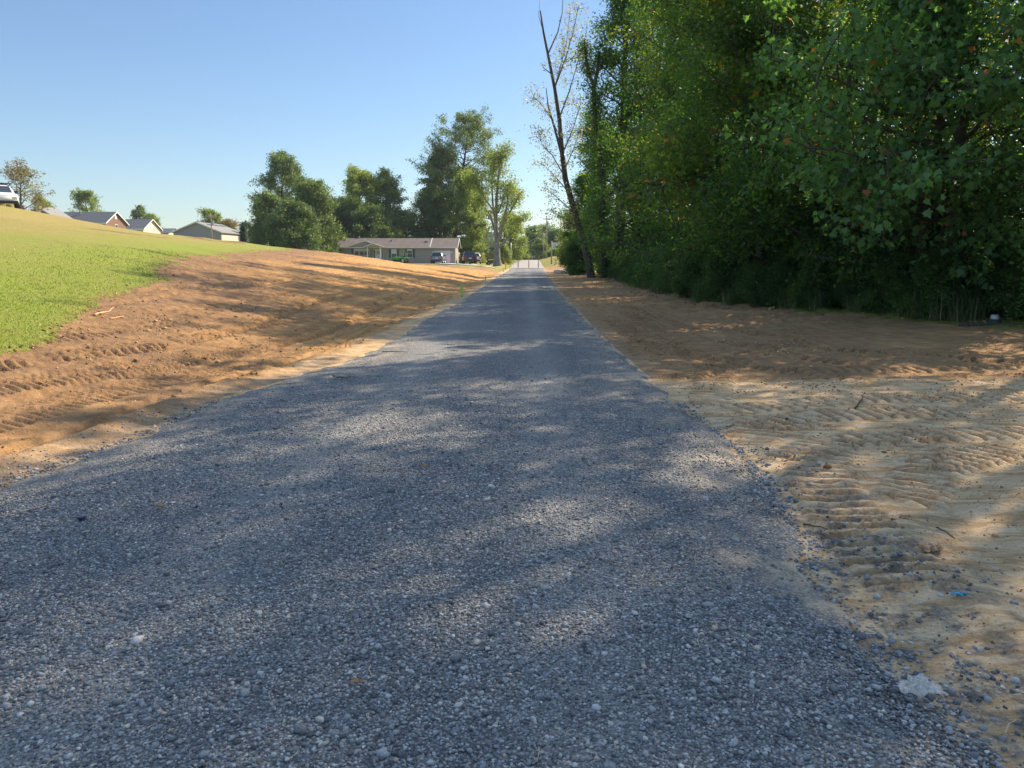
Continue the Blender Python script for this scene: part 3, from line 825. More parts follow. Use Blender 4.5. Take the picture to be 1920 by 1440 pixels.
def unit(v): v = np.array(v, float); return v / (np.linalg.norm(v) + 1e-9)
def wander(rg, p, d, ln, n, wob, up=0.0):
    pts = [np.array(p, float)]; d = unit(d)
    for i in range(n):
        d = unit(d + rg.normal(0, wob, 3) + np.array([0, 0, up]))
        pts.append(pts[-1] + d * ln / n)
    return pts
def skeleton(rg, H, r0, base, rad, prof, nl=14, ns=6, ntw=4, rise=(.2, .9), path=None, sigma=.3, up=.03, wob=.12, azlim=None, subf=(.35, .6), zero=None):
    tubes = []; C = []; Sg = []
    if path is None:
        tr = wander(rg, (0, 0, -.2), (0, 0, 1), H + .2, 12, .045, .05)
    else: tr = [np.array(p, float) for p in path]
    n = len(tr)
    rr = [max(.02, r0 * (1 - i / (n - 1)) ** .8 + .012) for i in range(n)]
    rr[0] = r0 * 1.35
    tubes.append((tr, rr, 9))
    tz = np.array([p[2] for p in tr])
    for i in range(nl):
        t = (i + rg.uniform(0, .9)) / nl
        h = base + (H * .97 - base) * t
        p0 = np.array([np.interp(h, tz, [p[k] for p in tr]) for k in range(3)])
        az = i * 2.399 + rg.uniform(-.5, .5)
        if azlim is not None: az = azlim[0] + (azlim[1] - azlim[0]) * rg.random()
        el = rise[0] + (rise[1] - rise[0]) * t + rg.uniform(-.15, .15)
        ln = rad * prof(t) * rg.uniform(.75, 1.2)
        d = (math.cos(az) * math.cos(el), math.sin(az) * math.cos(el), math.sin(el))
        lp = wander(rg, p0, d, ln, 6, wob, up)
        lr = np.interp(h, tz, rr) * .45
        lr = min(lr, .04 + ln * .018)
        tubes.append((lp, [lr * (1 - k / 6.5) + .006 for k in range(7)], 5))
        for j in range(ns):
            f = .25 + .75 * (j + rg.random()) / ns
            k = min(int(f * 6), 5); q = lp[k] + (lp[k + 1] - lp[k]) * (f * 6 - k if f < 1 else 1)
            dd = unit(lp[k + 1] - lp[k]); sd_ = unit(rg.normal(0, 1, 3)); sd_[2] *= .6
            d2 = unit(dd * .6 + unit(sd_ - dd * sd_.dot(dd)))
            l2 = ln * rg.uniform(*subf) * (1.15 - f * .5)
            sp = wander(rg, q, d2, l2, 4, .18, up)
            tubes.append((sp, [lr * .4 * (1 - k_ / 4.6) + .004 for k_ in range(5)], 3))
            for m_ in range(ntw):
                g = .3 + .7 * (m_ + rg.random()) / ntw
                kk = min(int(g * 4), 3); qq = sp[kk] + (sp[kk + 1] - sp[kk]) * min(1, g * 4 - kk)
                off = unit(rg.normal(0, 1, 3)) * rg.uniform(.05, .4) * min(1, l2)
                C.append(qq + off); Sg.append(sigma * rg.uniform(.6, 1.3))
    return tubes, np.array(C), np.array(Sg)

def make_tree(name, loc, label, cat, seed, leafm, barkm, leaf=.13, per=30, kind='kite', group=None, rz=0, droop=.35, zsq=.75, flat=.8, **kw):
    rg = np.random.default_rng(seed)
    t = empty(name, loc, rz, label, cat, group)
    tubes, C, Sg = skeleton(rg, **kw)
    add_tubes(tubes, 'trunk', M[barkm], t)
    V, lo, si = leaves(rg, C, Sg, per, leaf, kind, droop, flat, zsq)
    mesh_np('crown', V, lo, si, M[leafm], parent=t)
    return t

full = lambda t: math.sin(math.pi * (.20 + .76 * t)) ** .55
oval = lambda t: math.sin(math.pi * min(1, .18 + t * .8)) ** .7
cone = lambda t: 1.05 - .85 * t
dome = lambda t: (1 - (t * .96) ** 2.2) ** .5
column = lambda t: .75 + .35 * math.sin(t * 9)

# --- wood prototypes, each first placed as a tree of its own
FL = 'leafy woodland tree in the dense dark wood right of the road'
FG = 'trees of the wood on the right'
protos = []
protos.append(dict(seed=11, leafm='leaf_forest', leaf=.135, per=19, H=16, r0=.20, base=1.0, rad=4.0, prof=column, nl=36, ns=7, ntw=5, sigma=.25))
protos.append(dict(seed=12, leafm='leaf_forest', leaf=.13, per=20, H=13.5, r0=.17, base=.6, rad=3.6, prof=column, nl=34, ns=7, ntw=5, sigma=.23))
protos.append(dict(seed=13, leafm='leaf_yellow', leaf=.15, per=12, H=15.5, r0=.18, base=4.0, rad=3.8, prof=oval, nl=28, ns=7, ntw=5, sigma=.30))
protos.append(dict(seed=14, leafm='leaf_forest', leaf=.12, per=22, H=10, r0=.12, base=.5, rad=3.0, prof=dome, nl=26, ns=7, ntw=5, sigma=.26))
protos.append(dict(seed=15, leafm='leaf_forest', leaf=.16, per=16, H=18.0, r0=.20, base=11.8, rad=4.2, prof=dome, nl=24, ns=7, ntw=5, sigma=.34))
protos.append(dict(seed=16, leafm='leaf_yellow', leaf=.16, per=8, H=15, r0=.17, base=1.5, rad=4.0, prof=column, nl=26, ns=6, ntw=5, sigma=.26))
PT = []
def place(kind, x, y, s, rz, label=FL, group=FG, name='woodland_tree', cat='tree'):
    global PT
    while len(PT) <= kind: PT.append(None)
    if PT[kind] is None:
        PT[kind] = make_tree(name, (0, 0, 0), label, cat, barkm='bark', group=group, **protos[kind]); o = PT[kind]
    else:
        o = copy_tree(PT[kind]); o['label'] = label
    o.location = (x, y, gz(x, y) - .05); o.rotation_euler = (0, 0, rz); o.scale = (s, s, s * random.uniform(.93, 1.07))
    return o
rg = random.Random(5)
# front row along the wood's edge (x, y, proto, scale)
front = [(12.4, 18.2, 1, .9), (9.9, 20.0, 1, .85), (9.0, 22.6, 3, 1.1), (7.5, 24.8, 3, 1.0), (8.4, 27.5, 1, .95), (7.6, 31, 0, .95), (8.2, 34.5, 0, .98), (8.0, 39, 0, 1.08),
         (7.9, 43, 2, 1.25), (8.3, 49, 0, 1.35), (8.6, 56, 1, 1.4), (8.8, 62, 3, 1.1), (9.6, 67, 1, .95), (10.5, 73, 3, .95),
         (16.0, 17.5, 1, 1.0), (20.5, 18.2, 0, .9), (11.2, 25.5, 5, .9), (11.2, 30, 5, .95), (13.6, 20.6, 5, .8)]
for (x, y, k, s) in front: place(k, x, y, s, rg.uniform(0, 6.28))
for (x0, y0, dx) in ((14.5, 23.5, 0), (19.5, 24.5, 0), (24.5, 22, 0), (12.6, 27, 0), (17.5, 29, 0), (12.8, 34, 0), (18.5, 36, 0), (12.8, 41, 0), (13, 48, 0), (13.4, 55, 0), (14, 62, 0), (14.5, 69, 0), (19, 44, 0), (20, 54, 0), (25, 30, 0), (25, 38, 0), (31, 26, 0), (16, 24.5, 0), (21, 27, 0)):
    place(rg.choice([5, 5, 2]) if y0 < 45 else rg.choice([0, 2, 1]), x0 + rg.uniform(-1, 1), y0 + rg.uniform(-1, 1), rg.uniform(.9, 1.1) * (1.2 if y0 > 40 else .78 if y0 < 33 else 1), rg.uniform(0, 6.28))
# beyond the frame on the right: these throw the dappled shade over the foreground
for (x, y, k, s) in ((12.9, 13.0, 4, 1.1), (11.8, 15.0, 4, .97), (18.5, 12.6, 0, 1.0), (14.5, 8.2, 4, .95), (10.9, 11.3, 4, 1.0), (24.5, 14.5, 2, 1.1), (22.5, 7.0, 0, 1.0), (20.0, 2.5, 2, .95)):
    place(k, x, y, s, rg.uniform(0, 6.28))

# sycamore with big lobed leaves at the edge of the wood
p = hit(1585, 592)
make_tree('sycamore_tree', (10.2, 19.2, gz(10.2, 19.2)), 'large sycamore with big lobed hanging leaves before the dark wood on the right', 'tree', 21, 'leaf_syc', 'bark',
          leaf=.155, per=17, kind='lobed', H=12, r0=.17, base=2.2, rad=4.2, prof=column, nl=32, ns=6, ntw=4, rise=(.0, .6), up=-.03, sigma=.24, azlim=(math.radians(170), math.radians(330)), droop=.7, zsq=.9)
make_tree('sycamore_tree', (7.6, 26.4, gz(7.6, 26.4)), 'yellow and orange tinged sycamore with lobed leaves high at the left of the wood', 'tree', 22, 'leaf_yellow', 'bark',
          leaf=.16, per=17, kind='lobed', H=12.5, r0=.13, base=2.5, rad=2.8, prof=column, nl=22, ns=6, ntw=4, rise=(.1, .9), sigma=.32, azlim=(math.radians(120), math.radians(330)), droop=.5)

# leaning sparse tree at the end of the wood
Yl = 62
path = [at(px, py, Yl) for px, py in ((1109, 520), (1104, 490), (1090, 440), (1074, 385), (1060, 335), (1054, 285), (1049, 225), (1040, 165), (1028, 105), (1019, 60), (1013, 20))]
b0 = path[0].copy(); b0.z = gz(b0.x, b0.y)
path = [tuple(q_ - b0) for q_ in path]; path[0] = (0, 0, -.1)
t = empty('leaning_tree', b0, 0, 'tall thin tree leaning over the road with bare top and sparse pale leaves', 'tree')
rgn = np.random.default_rng(31)
tubes = [(path, [.36, .30, .27, .24, .22, .19, .16, .13, .10, .08, .05], 9)]
C = []
def bough(pts, r, twig=True, dens=5, sp=.5):
    P_ = [at(px, py, Yl + dy) - b0 for px, py, dy in pts]
    P_ = [np.array(q_) for q_ in P_]
    tubes.append((P_, np.linspace(r, r * .25, len(P_)), 5))
    if twig:
        for a, b_ in zip(P_[:-1], P_[1:]):
            for k in range(dens):
                q_ = a + (b_ - a) * rgn.random()
                d = unit((b_ - a) / np.linalg.norm(b_ - a) + rgn.normal(0, .8, 3))
                tp = wander(rgn, q_, d, rgn.uniform(.6, 1.5), 4, .2, .03)
                tubes.append((tp, [.018, .014, .01, .008, .005], 3))
                for e in tp[1:]: C.append(e + rgn.normal(0, sp * .35, 3))
bough([(1052, 285, 0), (1040, 240, 0), (1028, 200, 1), (1024, 165, 1)], .12, False)
bough([(1036, 140, 0), (1020, 128, 0), (1014, 118, 0)], .05, False)
bough([(1028, 100, 0), (1046, 60, 0), (1054, 25, 0), (1056, -20, 0)], .06, False)
bough([(1019, 60, 0), (1010, 30, 0), (1012, 0, 0)], .03, False)
bough([(1040, 165, 0), (1060, 110, -1), (1075, 60, -1), (1085, 10, -1)], .06, True, 7)
bough([(1049, 220, 0), (1068, 170, 1), (1085, 110, 1), (1100, 60, 1)], .06, True, 8)
bough([(1054, 290, 0), (1075, 240, 0), (1090, 190, 0)], .06, True, 8)
bough([(1052, 260, 0), (1030, 215, 1), (1010, 190, 1), (998, 182, 1)], .05, True, 6)
bough([(1058, 330, 0), (1035, 290, 0), (1015, 270, 0), (1012, 245, 0)], .05, True, 7)
bough([(1066, 360, 0), (1040, 330, 1), (1020, 310, 1)], .05, True, 7)
bough([(1078, 400, 0), (1050, 375, 0), (1032, 360, 0)], .05, True, 7)
bough([(1058, 320, 0), (1075, 280, 0), (1088, 240, 0)], .05, True, 6)
bough([(1040, 165, 0), (1052, 120, 1), (1062, 80, 1), (1068, 30, 1)], .05, True, 7)
bough([(1088, 430, 0), (1060, 410, 0), (1040, 400, 0)], .05, True, 7)
add_tubes(tubes, 'trunk', M['bark'], t)
V, lo, si = leaves(rgn, np.array(C), .28, 6, .15, 'kite', .5)
mesh_np('crown', V, lo, si, M['leaf_pale'], parent=t)

# broken snag wrapped in ivy
Ys = 58
def snag():
    b0 = at(1132, 522, Ys); b0.z = gz(b0.x, b0.y)
    t = empty('ivy_snag', b0, 0, 'broken dead trunk wrapped in ivy standing just right of the leaning tree', 'tree')
    P1 = [np.array(at(px, py, Ys) - b0) for px, py in ((1134, 522), (1125, 440), (1131, 370), (1126, 300), (1116, 235), (1113, 165), (1121, 130), (1123, 96))]
    P2 = [np.array(at(px, py, Ys) - b0) for px, py in ((1114, 160), (1104, 140), (1098, 105), (1095, 75))]
    add_tubes([(P1, [.30, .25, .21, .19, .17, .15, .12, .09], 8), (P2, [.15, .13, .1, .06], 6)], 'trunk', M['bark'], t)
    rgn = np.random.default_rng(33)
    C = [P2[1] + (P2[3] - P2[1]) * rgn.random() + rgn.normal(0, .18, 3) for _ in range(60)]
    V, lo, si = leaves(rgn, np.array(C), .24, 26, .13)
    mesh_np('ivy', V, lo, si, M['leaf_yellow'], parent=t)
    C = [P1[1] + (P1[5] - P1[1]) * rgn.random() + rgn.normal(0, .33, 3) * np.array([1, 1, .6]) for _ in range(260)]
    C += [P1[0] + (P1[2] - P1[0]) * rgn.random() + rgn.normal(0, .4, 3) for _ in range(120)]
    V, lo, si = leaves(rgn, np.array(C), .26, 26, .13)
    mesh_np('ivy', V, lo, si, M['leaf_forest'], parent=t)
snag()

# distant trees. (px centre, top py, Y, crown half-width px, ...)
def far_tree(px, top, Yd, hw, seed, leafm, label, name='broadleaf_tree', per=20, leaf=.28, base=.12, prof=oval, nl=26, ns=6, ntw=5, bark='bark', sigma=.36, group=None, kind='kite', rise=(.1, 1.0), basez=None, cat='tree', **kw):
    g0 = at(px, 480, Yd); z0 = gz(g0.x, Yd) if basez is None else basez
    H = at(px, top, Yd).z - z0
    return make_tree(name, (g0.x, Yd, z0), label, cat, seed, leafm, bark, leaf=leaf, per=per, kind=kind, group=group, H=H, r0=H * .018 + .05, base=H * base, rad=hw * Yd / F_PX * 1.15, prof=prof, nl=nl, ns=ns, ntw=ntw, sigma=sigma, rise=rise, **kw)
far_tree(538, 300, 128, 42, 41, 'leaf_far', 'tall grey-green tree rising at the left of the clump beyond the hill brow', nl=46, base=.05, prof=full, rise=(-.1, .8))
far_tree(508, 372, 118, 30, 42, 'leaf_far', 'low round tree at the left foot of the clump beyond the hill brow', base=.02, nl=36, prof=full, rise=(-.1, .8))
far_tree(592, 348, 118, 42, 43, 'leaf_far', 'dense round tree in the middle of the clump left of the ranch house', base=.02, nl=46, prof=full, rise=(-.1, .8))
far_tree(556, 395, 112, 42, 49, 'leaf_far', 'low dark bushy tree behind the left end of the ranch house', base=.02, nl=40, prof=full, rise=(-.1, .8))
far_tree(672, 332, 140, 50, 44, 'leaf_farbright', 'round yellow-green tree behind the left half of the ranch house', base=.03, nl=52, prof=full, rise=(-.1, .9))
far_tree(728, 334, 142, 42, 45, 'leaf_far', 'pointed green tree with a spiky top behind the middle of the ranch house', base=.03, nl=50, prof=full, rise=(.1, 1.1))
far_tree(622, 385, 136, 36, 46, 'leaf_far', 'low tree filling the gap behind the left end of the ranch house roof', base=.02, nl=36, prof=full, rise=(-.1, .8))
far_tree(700, 400, 134, 40, 51, 'leaf_far', 'bushy low tree right behind the porch roof of the ranch house', base=.02, nl=36, prof=full, rise=(-.1, .8))
far_tree(655, 380, 145, 40, 54, 'leaf_far', 'dark rounded tree closing the gap above the left part of the ranch house roof', nl=44, base=.02, prof=full, rise=(-.1, .8))
far_tree(768, 405, 150, 34, 47, 'leaf_far', 'low tree between the pointed tree and the tallest tree', base=.02, nl=34, prof=full, rise=(-.1, .8))
far_tree(852, 224, 150, 74, 48, 'leaf_far', 'tallest broad tree behind the garage end of the ranch house', base=.06, nl=70, ns=7, per=18, prof=full, rise=(-.1, .65))
far_tree(826, 285, 152, 40, 53, 'leaf_far', 'tall slim crown merged with the left side of the tallest tree', nl=56, ns=7, base=.1, prof=full, rise=(-.1, .9))
far_tree(815, 360, 146, 34, 52, 'leaf_far', 'lower tree against the left flank of the tallest tree', base=.03, nl=40, prof=full, rise=(-.1, .8))
far_tree(884, 330, 141, 26, 50, 'leaf_farbright', 'yellow-green lit lower tree in front of the right side of the tallest tree', base=.05, nl=40, prof=full, rise=(-.1, .9))

# lopped maple beside the road
def lopped():
    Yd = 113
    b0 = at(933, 497, Yd); b0.z = gz(b0.x, Yd)
    t = empty('lopped_maple', b0, 0, 'big lopped maple with grey forked trunk and sparse tufts of leaves beside the driveway', 'tree')
    rgn = np.random.default_rng(61)
    tubes = []; C = []
    def br(pts, r0, r1, lv):
        P_ = [np.array(at(px, py, Yd + dy) - b0) for px, py, dy in pts]
        tubes.append((P_, np.linspace(r0, r1, len(P_)), 7))
        for i_ in range(lv):
            k = len(P_) - 1 - int(rgn.random() * 1.6); k = max(1, k)
            q_ = P_[k] + (P_[k - 1] - P_[k]) * rgn.random() * .6
            d = unit(rgn.normal(0, 1, 3) + np.array([0, 0, .5]))
            tp = wander(rgn, q_, d, rgn.uniform(.8, 2.0), 4, .2, .03)
            tubes.append((tp, [.05, .04, .03, .02, .012], 3))
            for e in tp[1:]: C.append(e + rgn.normal(0, .25, 3))
    P0 = [np.array(at(px, py, Yd) - b0) for px, py in ((933, 499), (932, 485), (932, 468), (931, 455))]
    tubes.append((P0, [.72, .5, .46, .42], 10))
    br([(931, 462, 0), (930, 420, 0), (931, 370, -.5), (936, 320, -1), (938, 285, -1)], .32, .08, 16)
    br([(930, 440, 0), (920, 405, 1), (908, 388, 1), (896, 372, 1)], .2, .07, 14)
    br([(933, 450, 0), (942, 425, 0), (958, 395, 1), (972, 370, 1)], .22, .07, 14)
    br([(933, 455, 0), (944, 418, -1), (952, 380, -1), (950, 350, -1)], .24, .07, 14)
    br([(931, 430, 0), (924, 380, 1), (922, 340, 1), (928, 300, 1)], .2, .06, 16)
    br([(935, 465, 0), (948, 452, 0), (962, 436, 0), (985, 405, 0)], .18, .05, 14)
    br([(934, 400, 0), (944, 372, 0), (962, 352, 0)], .14, .05, 10)
    br([(929, 400, 0), (912, 376, -1), (892, 345, -1), (872, 333, -1)], .14, .05, 22)
    br([(931, 380, 0), (934, 340, 0), (943, 300, 0), (946, 278, 0)], .14, .05, 14)
    add_tubes(tubes, 'trunk', M['bark_grey'], t)
    V, lo, si = leaves(rgn, np.array(C), .42, 20, .26)
    mesh_np('crown', V, lo, si, M['leaf_farbright'], parent=t)
lopped()
# trees over the far end of the road
far_tree(958, 405, 165, 26, 71, 'leaf_farbright', 'bright green tree just right of the lopped maple over the far lawn', base=.04, nl=26, leaf=.3)
far_tree(944, 462, 150, 12, 72, 'leaf_farbright', 'small yellow-green shrub on the far lawn right of the lopped maple', name='garden_shrub', base=.0, nl=14, leaf=.2, cat='shrub', prof=dome)
far_tree(972, 452, 180, 16, 73, 'leaf_farbright', 'leafy bush at the left edge of the far road', name='garden_shrub', base=.0, nl=16, leaf=.25, cat='shrub', prof=dome)
far_tree(1000, 432, 235, 22, 74, 'leaf_far', 'bluish round tree closing the view where the road ends', base=.02, nl=26, leaf=.4, sigma=.6)
far_tree(985, 462, 215, 13, 79, 'leaf_evergreen', 'small dark pointed tree at the end of the road', base=.0, nl=20, leaf=.35, prof=cone)
far_tree(1020, 428, 250, 22, 75, 'leaf_far', 'tree behind the cluster of utility poles', base=.02, nl=24, leaf=.4, sigma=.6)
far_tree(1042, 438, 225, 20, 76, 'leaf_far', 'low tree left of the blue roofed house', base=.02, nl=24, leaf=.4, sigma=.6)
far_tree(1016, 455, 205, 14, 77, 'leaf_farbright', 'lit bush at the right edge of the far road', name='garden_shrub', base=.0, nl=16, leaf=.3, cat='shrub', prof=dome)
far_tree(1040, 478, 190, 14, 78, 'leaf_forest', 'low dark hedge bush on the far right lawn', name='garden_shrub', base=.0, nl=16, leaf=.25, cat='shrub', prof=dome)
far_tree(1078, 452, 215, 26, 80, 'leaf_far', 'tree behind the blue roofed house', base=.02, nl=24, leaf=.4, sigma=.6)
# lit small trees at the far end of the wood
far_tree(1072, 400, 88, 24, 81, 'leaf_yellow', 'sunlit bushy tree overhanging the road at the far end of the wood', base=.10, nl=26, leaf=.18, per=26, sigma=.35)
far_tree(1098, 330, 80, 34, 82, 'leaf_forest', 'bushy tree behind the leaning tree at the end of the wood', base=.05, nl=34, leaf=.17, per=26, sigma=.35)
far_tree(1128, 235, 74, 34, 83, 'leaf_forest', 'tall green tree behind the ivy snag', base=.05, nl=44, leaf=.17, per=24, sigma=.38, prof=column)
far_tree(1165, -60, 60, 62, 84, 'leaf_forest', 'tallest tree of the wood, its crown running out of the picture above the snag', base=.35, nl=40, leaf=.17, per=24, sigma=.38)
far_tree(1085, 455, 72, 20, 85, 'leaf_low', 'low leafy bush at the foot of the leaning tree', name='roadside_bush', base=.0, nl=18, leaf=.14, per=30, sigma=.25, cat='bush', prof=dome)
# trees among the houses on the hill
far_tree(47, 320, 128, 50, 91, 'leaf_russet', 'open russet-green tree left of the brick house on the hill', base=.2, nl=22, ns=5, ntw=4, per=9, leaf=.3, sigma=.42)
far_tree(92, 372, 150, 16, 97, 'leaf_farbright', 'low lit tree just behind the brick chimney', base=.1, nl=16, per=16)
far_tree(181, 363, 185, 29, 92, 'leaf_farbright', 'round pale green tree behind the dark brick house roof', base=.1, nl=22, per=12, leaf=.35)
far_tree(265, 388, 200, 14, 93, 'leaf_far', 'small tree above the cream gabled house', base=.1, nl=16, per=14, leaf=.35)
far_tree(292, 405, 195, 13, 94, 'leaf_farbright', 'small loose tree right of the cream gabled house', base=.1, nl=14, per=10, leaf=.3)
far_tree(400, 400, 175, 22, 95, 'leaf_farbright', 'small tree behind the ridge of the grey barn', base=.1, nl=18, per=14, leaf=.3)
far_tree(432, 418, 175, 16, 96, 'leaf_russet', 'low brownish tree behind the right end of the grey barn roof', base=.1, nl=16, per=14, leaf=.3)
far_tree(459, 418, 150, 5, 98, 'leaf_evergreen', 'narrow dark cypress right of the grey barn', name='cypress', base=.0, nl=24, ns=3, per=20, leaf=.2, prof=cone, sigma=.3)
far_tree(480, 426, 140, 14, 99, 'leaf_far', 'small bush between the cypress and the clump of trees', name='garden_shrub', base=.0, nl=14, per=16, leaf=.25, cat='shrub', prof=dome)

# --- undergrowth along the wood's edge
def shrub(x, y, s, rz, k, label):
    global SH
    if SH[k] is None:
        SH[k] = make_tree('woodland_shrub', (0, 0, 0), label, 'shrub', 120 + k, 'leaf_low', 'bark', leaf=.11 if k else .09, per=34, group='shrubs along the edge of the wood', H=2.6, r0=.03, base=.05, rad=1.5, prof=dome, nl=16, ns=5, ntw=4, sigma=.2, rise=(-.1, 1.0))
        o = SH[k]
    else: o = copy_tree(SH[k]); o['label'] = label
    o.location = (x, y, gz(x, y) - .05); o.rotation_euler = (0, 0, rz); o.scale = (s, s, s)
SH = [None, None, None]
EX = [25, 14, 10.9, 9.9, 8.9, 7.4, 6.5, 6.0, 5.9, 6.1, 6.3, 6.6, 7.3]; EY = [14.5, 15.6, 16.6, 18.2, 20.0, 22.6, 25.4, 29, 35, 42, 50, 60, 70]
SL = 'dark leafy shrub in the undergrowth at the foot of the wood'
dist = np.concatenate([[0], np.cumsum(np.hypot(np.diff(EX), np.diff(EY)))])
for row in range(3):
    s_ = 0.3 * row
    while s_ < dist[-1]:
        x = np.interp(s_, dist, EX); y = np.interp(s_, dist, EY)
        i_ = min(np.searchsorted(dist, s_ + 1e-6), len(EX) - 1)
        tx, ty = EX[i_] - EX[i_ - 1], EY[i_] - EY[i_ - 1]; l_ = math.hypot(tx, ty)
        nx, ny = ty / l_, -tx / l_
        o_ = .3 + row * 1.3 + rg.uniform(-.3, .4)
        sc_ = (.45, .8, 1.15)[row] * rg.uniform(.8, 1.25)
        shrub(x + nx * o_, y + ny * o_, sc_, rg.uniform(0, 6.28), rg.randrange(3), SL)
        s_ += (1.15, 1.7, 2.3)[row] * rg.uniform(.8, 1.25)

def litter():
    rg2 = np.random.default_rng(88)
    n = 2600
    ss = rg2.random(n) * 75; x = np.interp(ss, dist, EX) + rg2.normal(-.2, .55, n); y = np.interp(ss, dist, EY) + rg2.normal(-.3, .5, n)
    ok = (x > 3.2) & (np.hypot(x, y) > 10); x, y = x[ok], y[ok]
    C = np.stack([x, y, terrain(x, y) + .03], 1)
    V, lo, si = leaves(rg2, C, .001, 1, .11, 'kite', .0, 2.5)
    tag(mesh_np('fallen_leaves', V, lo, si, M['dryleaf']), 'dry brown leaves fallen along the foot of the wood', 'leaf litter', kind='stuff')
litter()
# tall grass tufts
def tuft(seed, n, hmin, hmax, spread):
    rgn = np.random.default_rng(seed)
    V = []; F_ = []
    for i_ in range(n):
        a = rgn.uniform(0, 6.28); r_ = rgn.random() ** .5 * spread * .35
        p0 = np.array([math.cos(a) * r_, math.sin(a) * r_, 0]); h = rgn.uniform(hmin, hmax)
        az = rgn.uniform(0, 6.28); lean = rgn.uniform(.1, .75) * h
        wd = rgn.uniform(.004, .009)
        pr = np.array([-math.sin(az), math.cos(az), 0]) * wd
        b = len(V); K = 5
        for k in range(K + 1):
            t_ = k / K
            c = p0 + np.array([math.cos(az), math.sin(az), 0]) * lean * t_ ** 2 + np.array([0, 0, h * (t_ - .35 * t_ ** 3 * (lean / h) * 2)])
            ww = (1 - t_ * .9)
            V += [c - pr * ww, c + pr * ww]
        F_ += [(b + 2 * k, b + 2 * k + 1, b + 2 * k + 3, b + 2 * k + 2) for k in range(K)]
    return np.array(V), np.array(F_)
TU = []
tl = 'tuft of long arching grass blades at the foot of the wood'
for k in range(80):
    s_ = 8 + 48 * rg.random() ** 1.5
    x = np.interp(s_, dist, EX) - .1 + rg.uniform(-.35, .3); y = np.interp(s_, dist, EY) - .15 + rg.uniform(-.4, .3)
    if len(TU) < 3:
        V, F_ = tuft(500 + k, 46, .35, 1.15, .6)
        o = mesh_np('grass_tuft', V, F_, np.full(len(F_), 4), M['reed']); TU.append(o)
    else:
        o = TU[k % 3].copy(); COL.objects.link(o)
    tag(o, tl, 'grass tuft', 'tufts of long grass along the wood')
    o.location = (x, y, gz(x, y)); o.rotation_euler = (0, 0, rg.uniform(0, 6.28)); q_ = rg.uniform(.6, 1.15); o.scale = (q_, q_, q_)

# ------------------------------------------------------------------ buildings
M['siding'] = simple('tan_siding', (.36, .315, .265), .7, var=.05)
M['white'] = simple('white_paint', (.66, .66, .65), .5, var=.04)
M['cream'] = simple('cream_siding', (.62, .55, .44), .7, var=.05)
M['greymetal'] = simple('grey_metal_siding', (.27, .26, .275), .55, var=.05)
M['lightroof'] = simple('light_shingle', (.20, .20, .195), .8, var=.12, scale=2)
M['glass'] = simple('window_glass', (.05, .065, .08), .08, var=.1)
M['shutter'] = simple('teal_shutter', (.07, .10, .11), .6)
M['concrete'] = simple('concrete', (.55, .51, .46), .85, var=.08, scale=1)
M['blueroof'] = simple('blue_grey_shingle', (.078, .088, .105), .8, var=.12, scale=2)
M['darkroof'] = simple('dark_shingle', (.05, .06, .08), .85, var=.2, scale=3, bmp=.03)
M['tanwall'] = simple('tan_brick_wall', (.34, .27, .17), .8)
M['paleblue'] = simple('pale_siding', (.55, .60, .66), .7)
def brick_mat():
    m, n, b, o = new_mat('red_brick')
    tc = N(n, 'ShaderNodeTexCoord').outputs['Object']
    mp = N(n, 'ShaderNodeMapping'); mp.inputs['Rotation'].default_value = (math.pi / 2, 0, 0); L(n, tc, mp.inputs[0])
    br = N(n, 'ShaderNodeTexBrick'); br.inputs['Scale'].default_value = 5
    br.inputs['Color1'].default_value = (.19, .085, .06, 1); br.inputs['Color2'].default_value = (.15, .065, .05, 1); br.inputs['Mortar'].default_value = (.35, .28, .24, 1)
    L(n, mp.outputs[0], br.inputs[0]); L(n, br.outputs[0], b.inputs['Base Color']); b.inputs['Roughness'].default_value = .9
    return m
M['brick'] = brick_mat()
def shingle():
    m, n, b, o = new_mat('brown_shingle')
    tc = N(n, 'ShaderNodeTexCoord').outputs['Object']
    t = tex_noise(n, 14, 5, .7, tc); t2 = tex_noise(n, .8, 4, .6, scaled(n, tc, (2, .5, 1)))
    c = ramp(n, t.outputs[0], [(.3, (.075, .06, .058)), (.7, (.15, .12, .112))])
    L(n, mixc(n, 1, c.outputs[0], ramp(n, t2.outputs[0], [(.3, .8), (.7, 1.2)]).outputs[0], 'MULTIPLY'), b.inputs['Base Color'])
    b.inputs['Roughness'].default_value = .85
    wv = N(n, 'ShaderNodeTexWave', bands_direction='Z'); wv.inputs['Scale'].default_value = 5; L(n, tc, wv.inputs[0])
    bump(n, wv.outputs[0], .5, .02, b)
    return m
M['shingle'] = shingle()

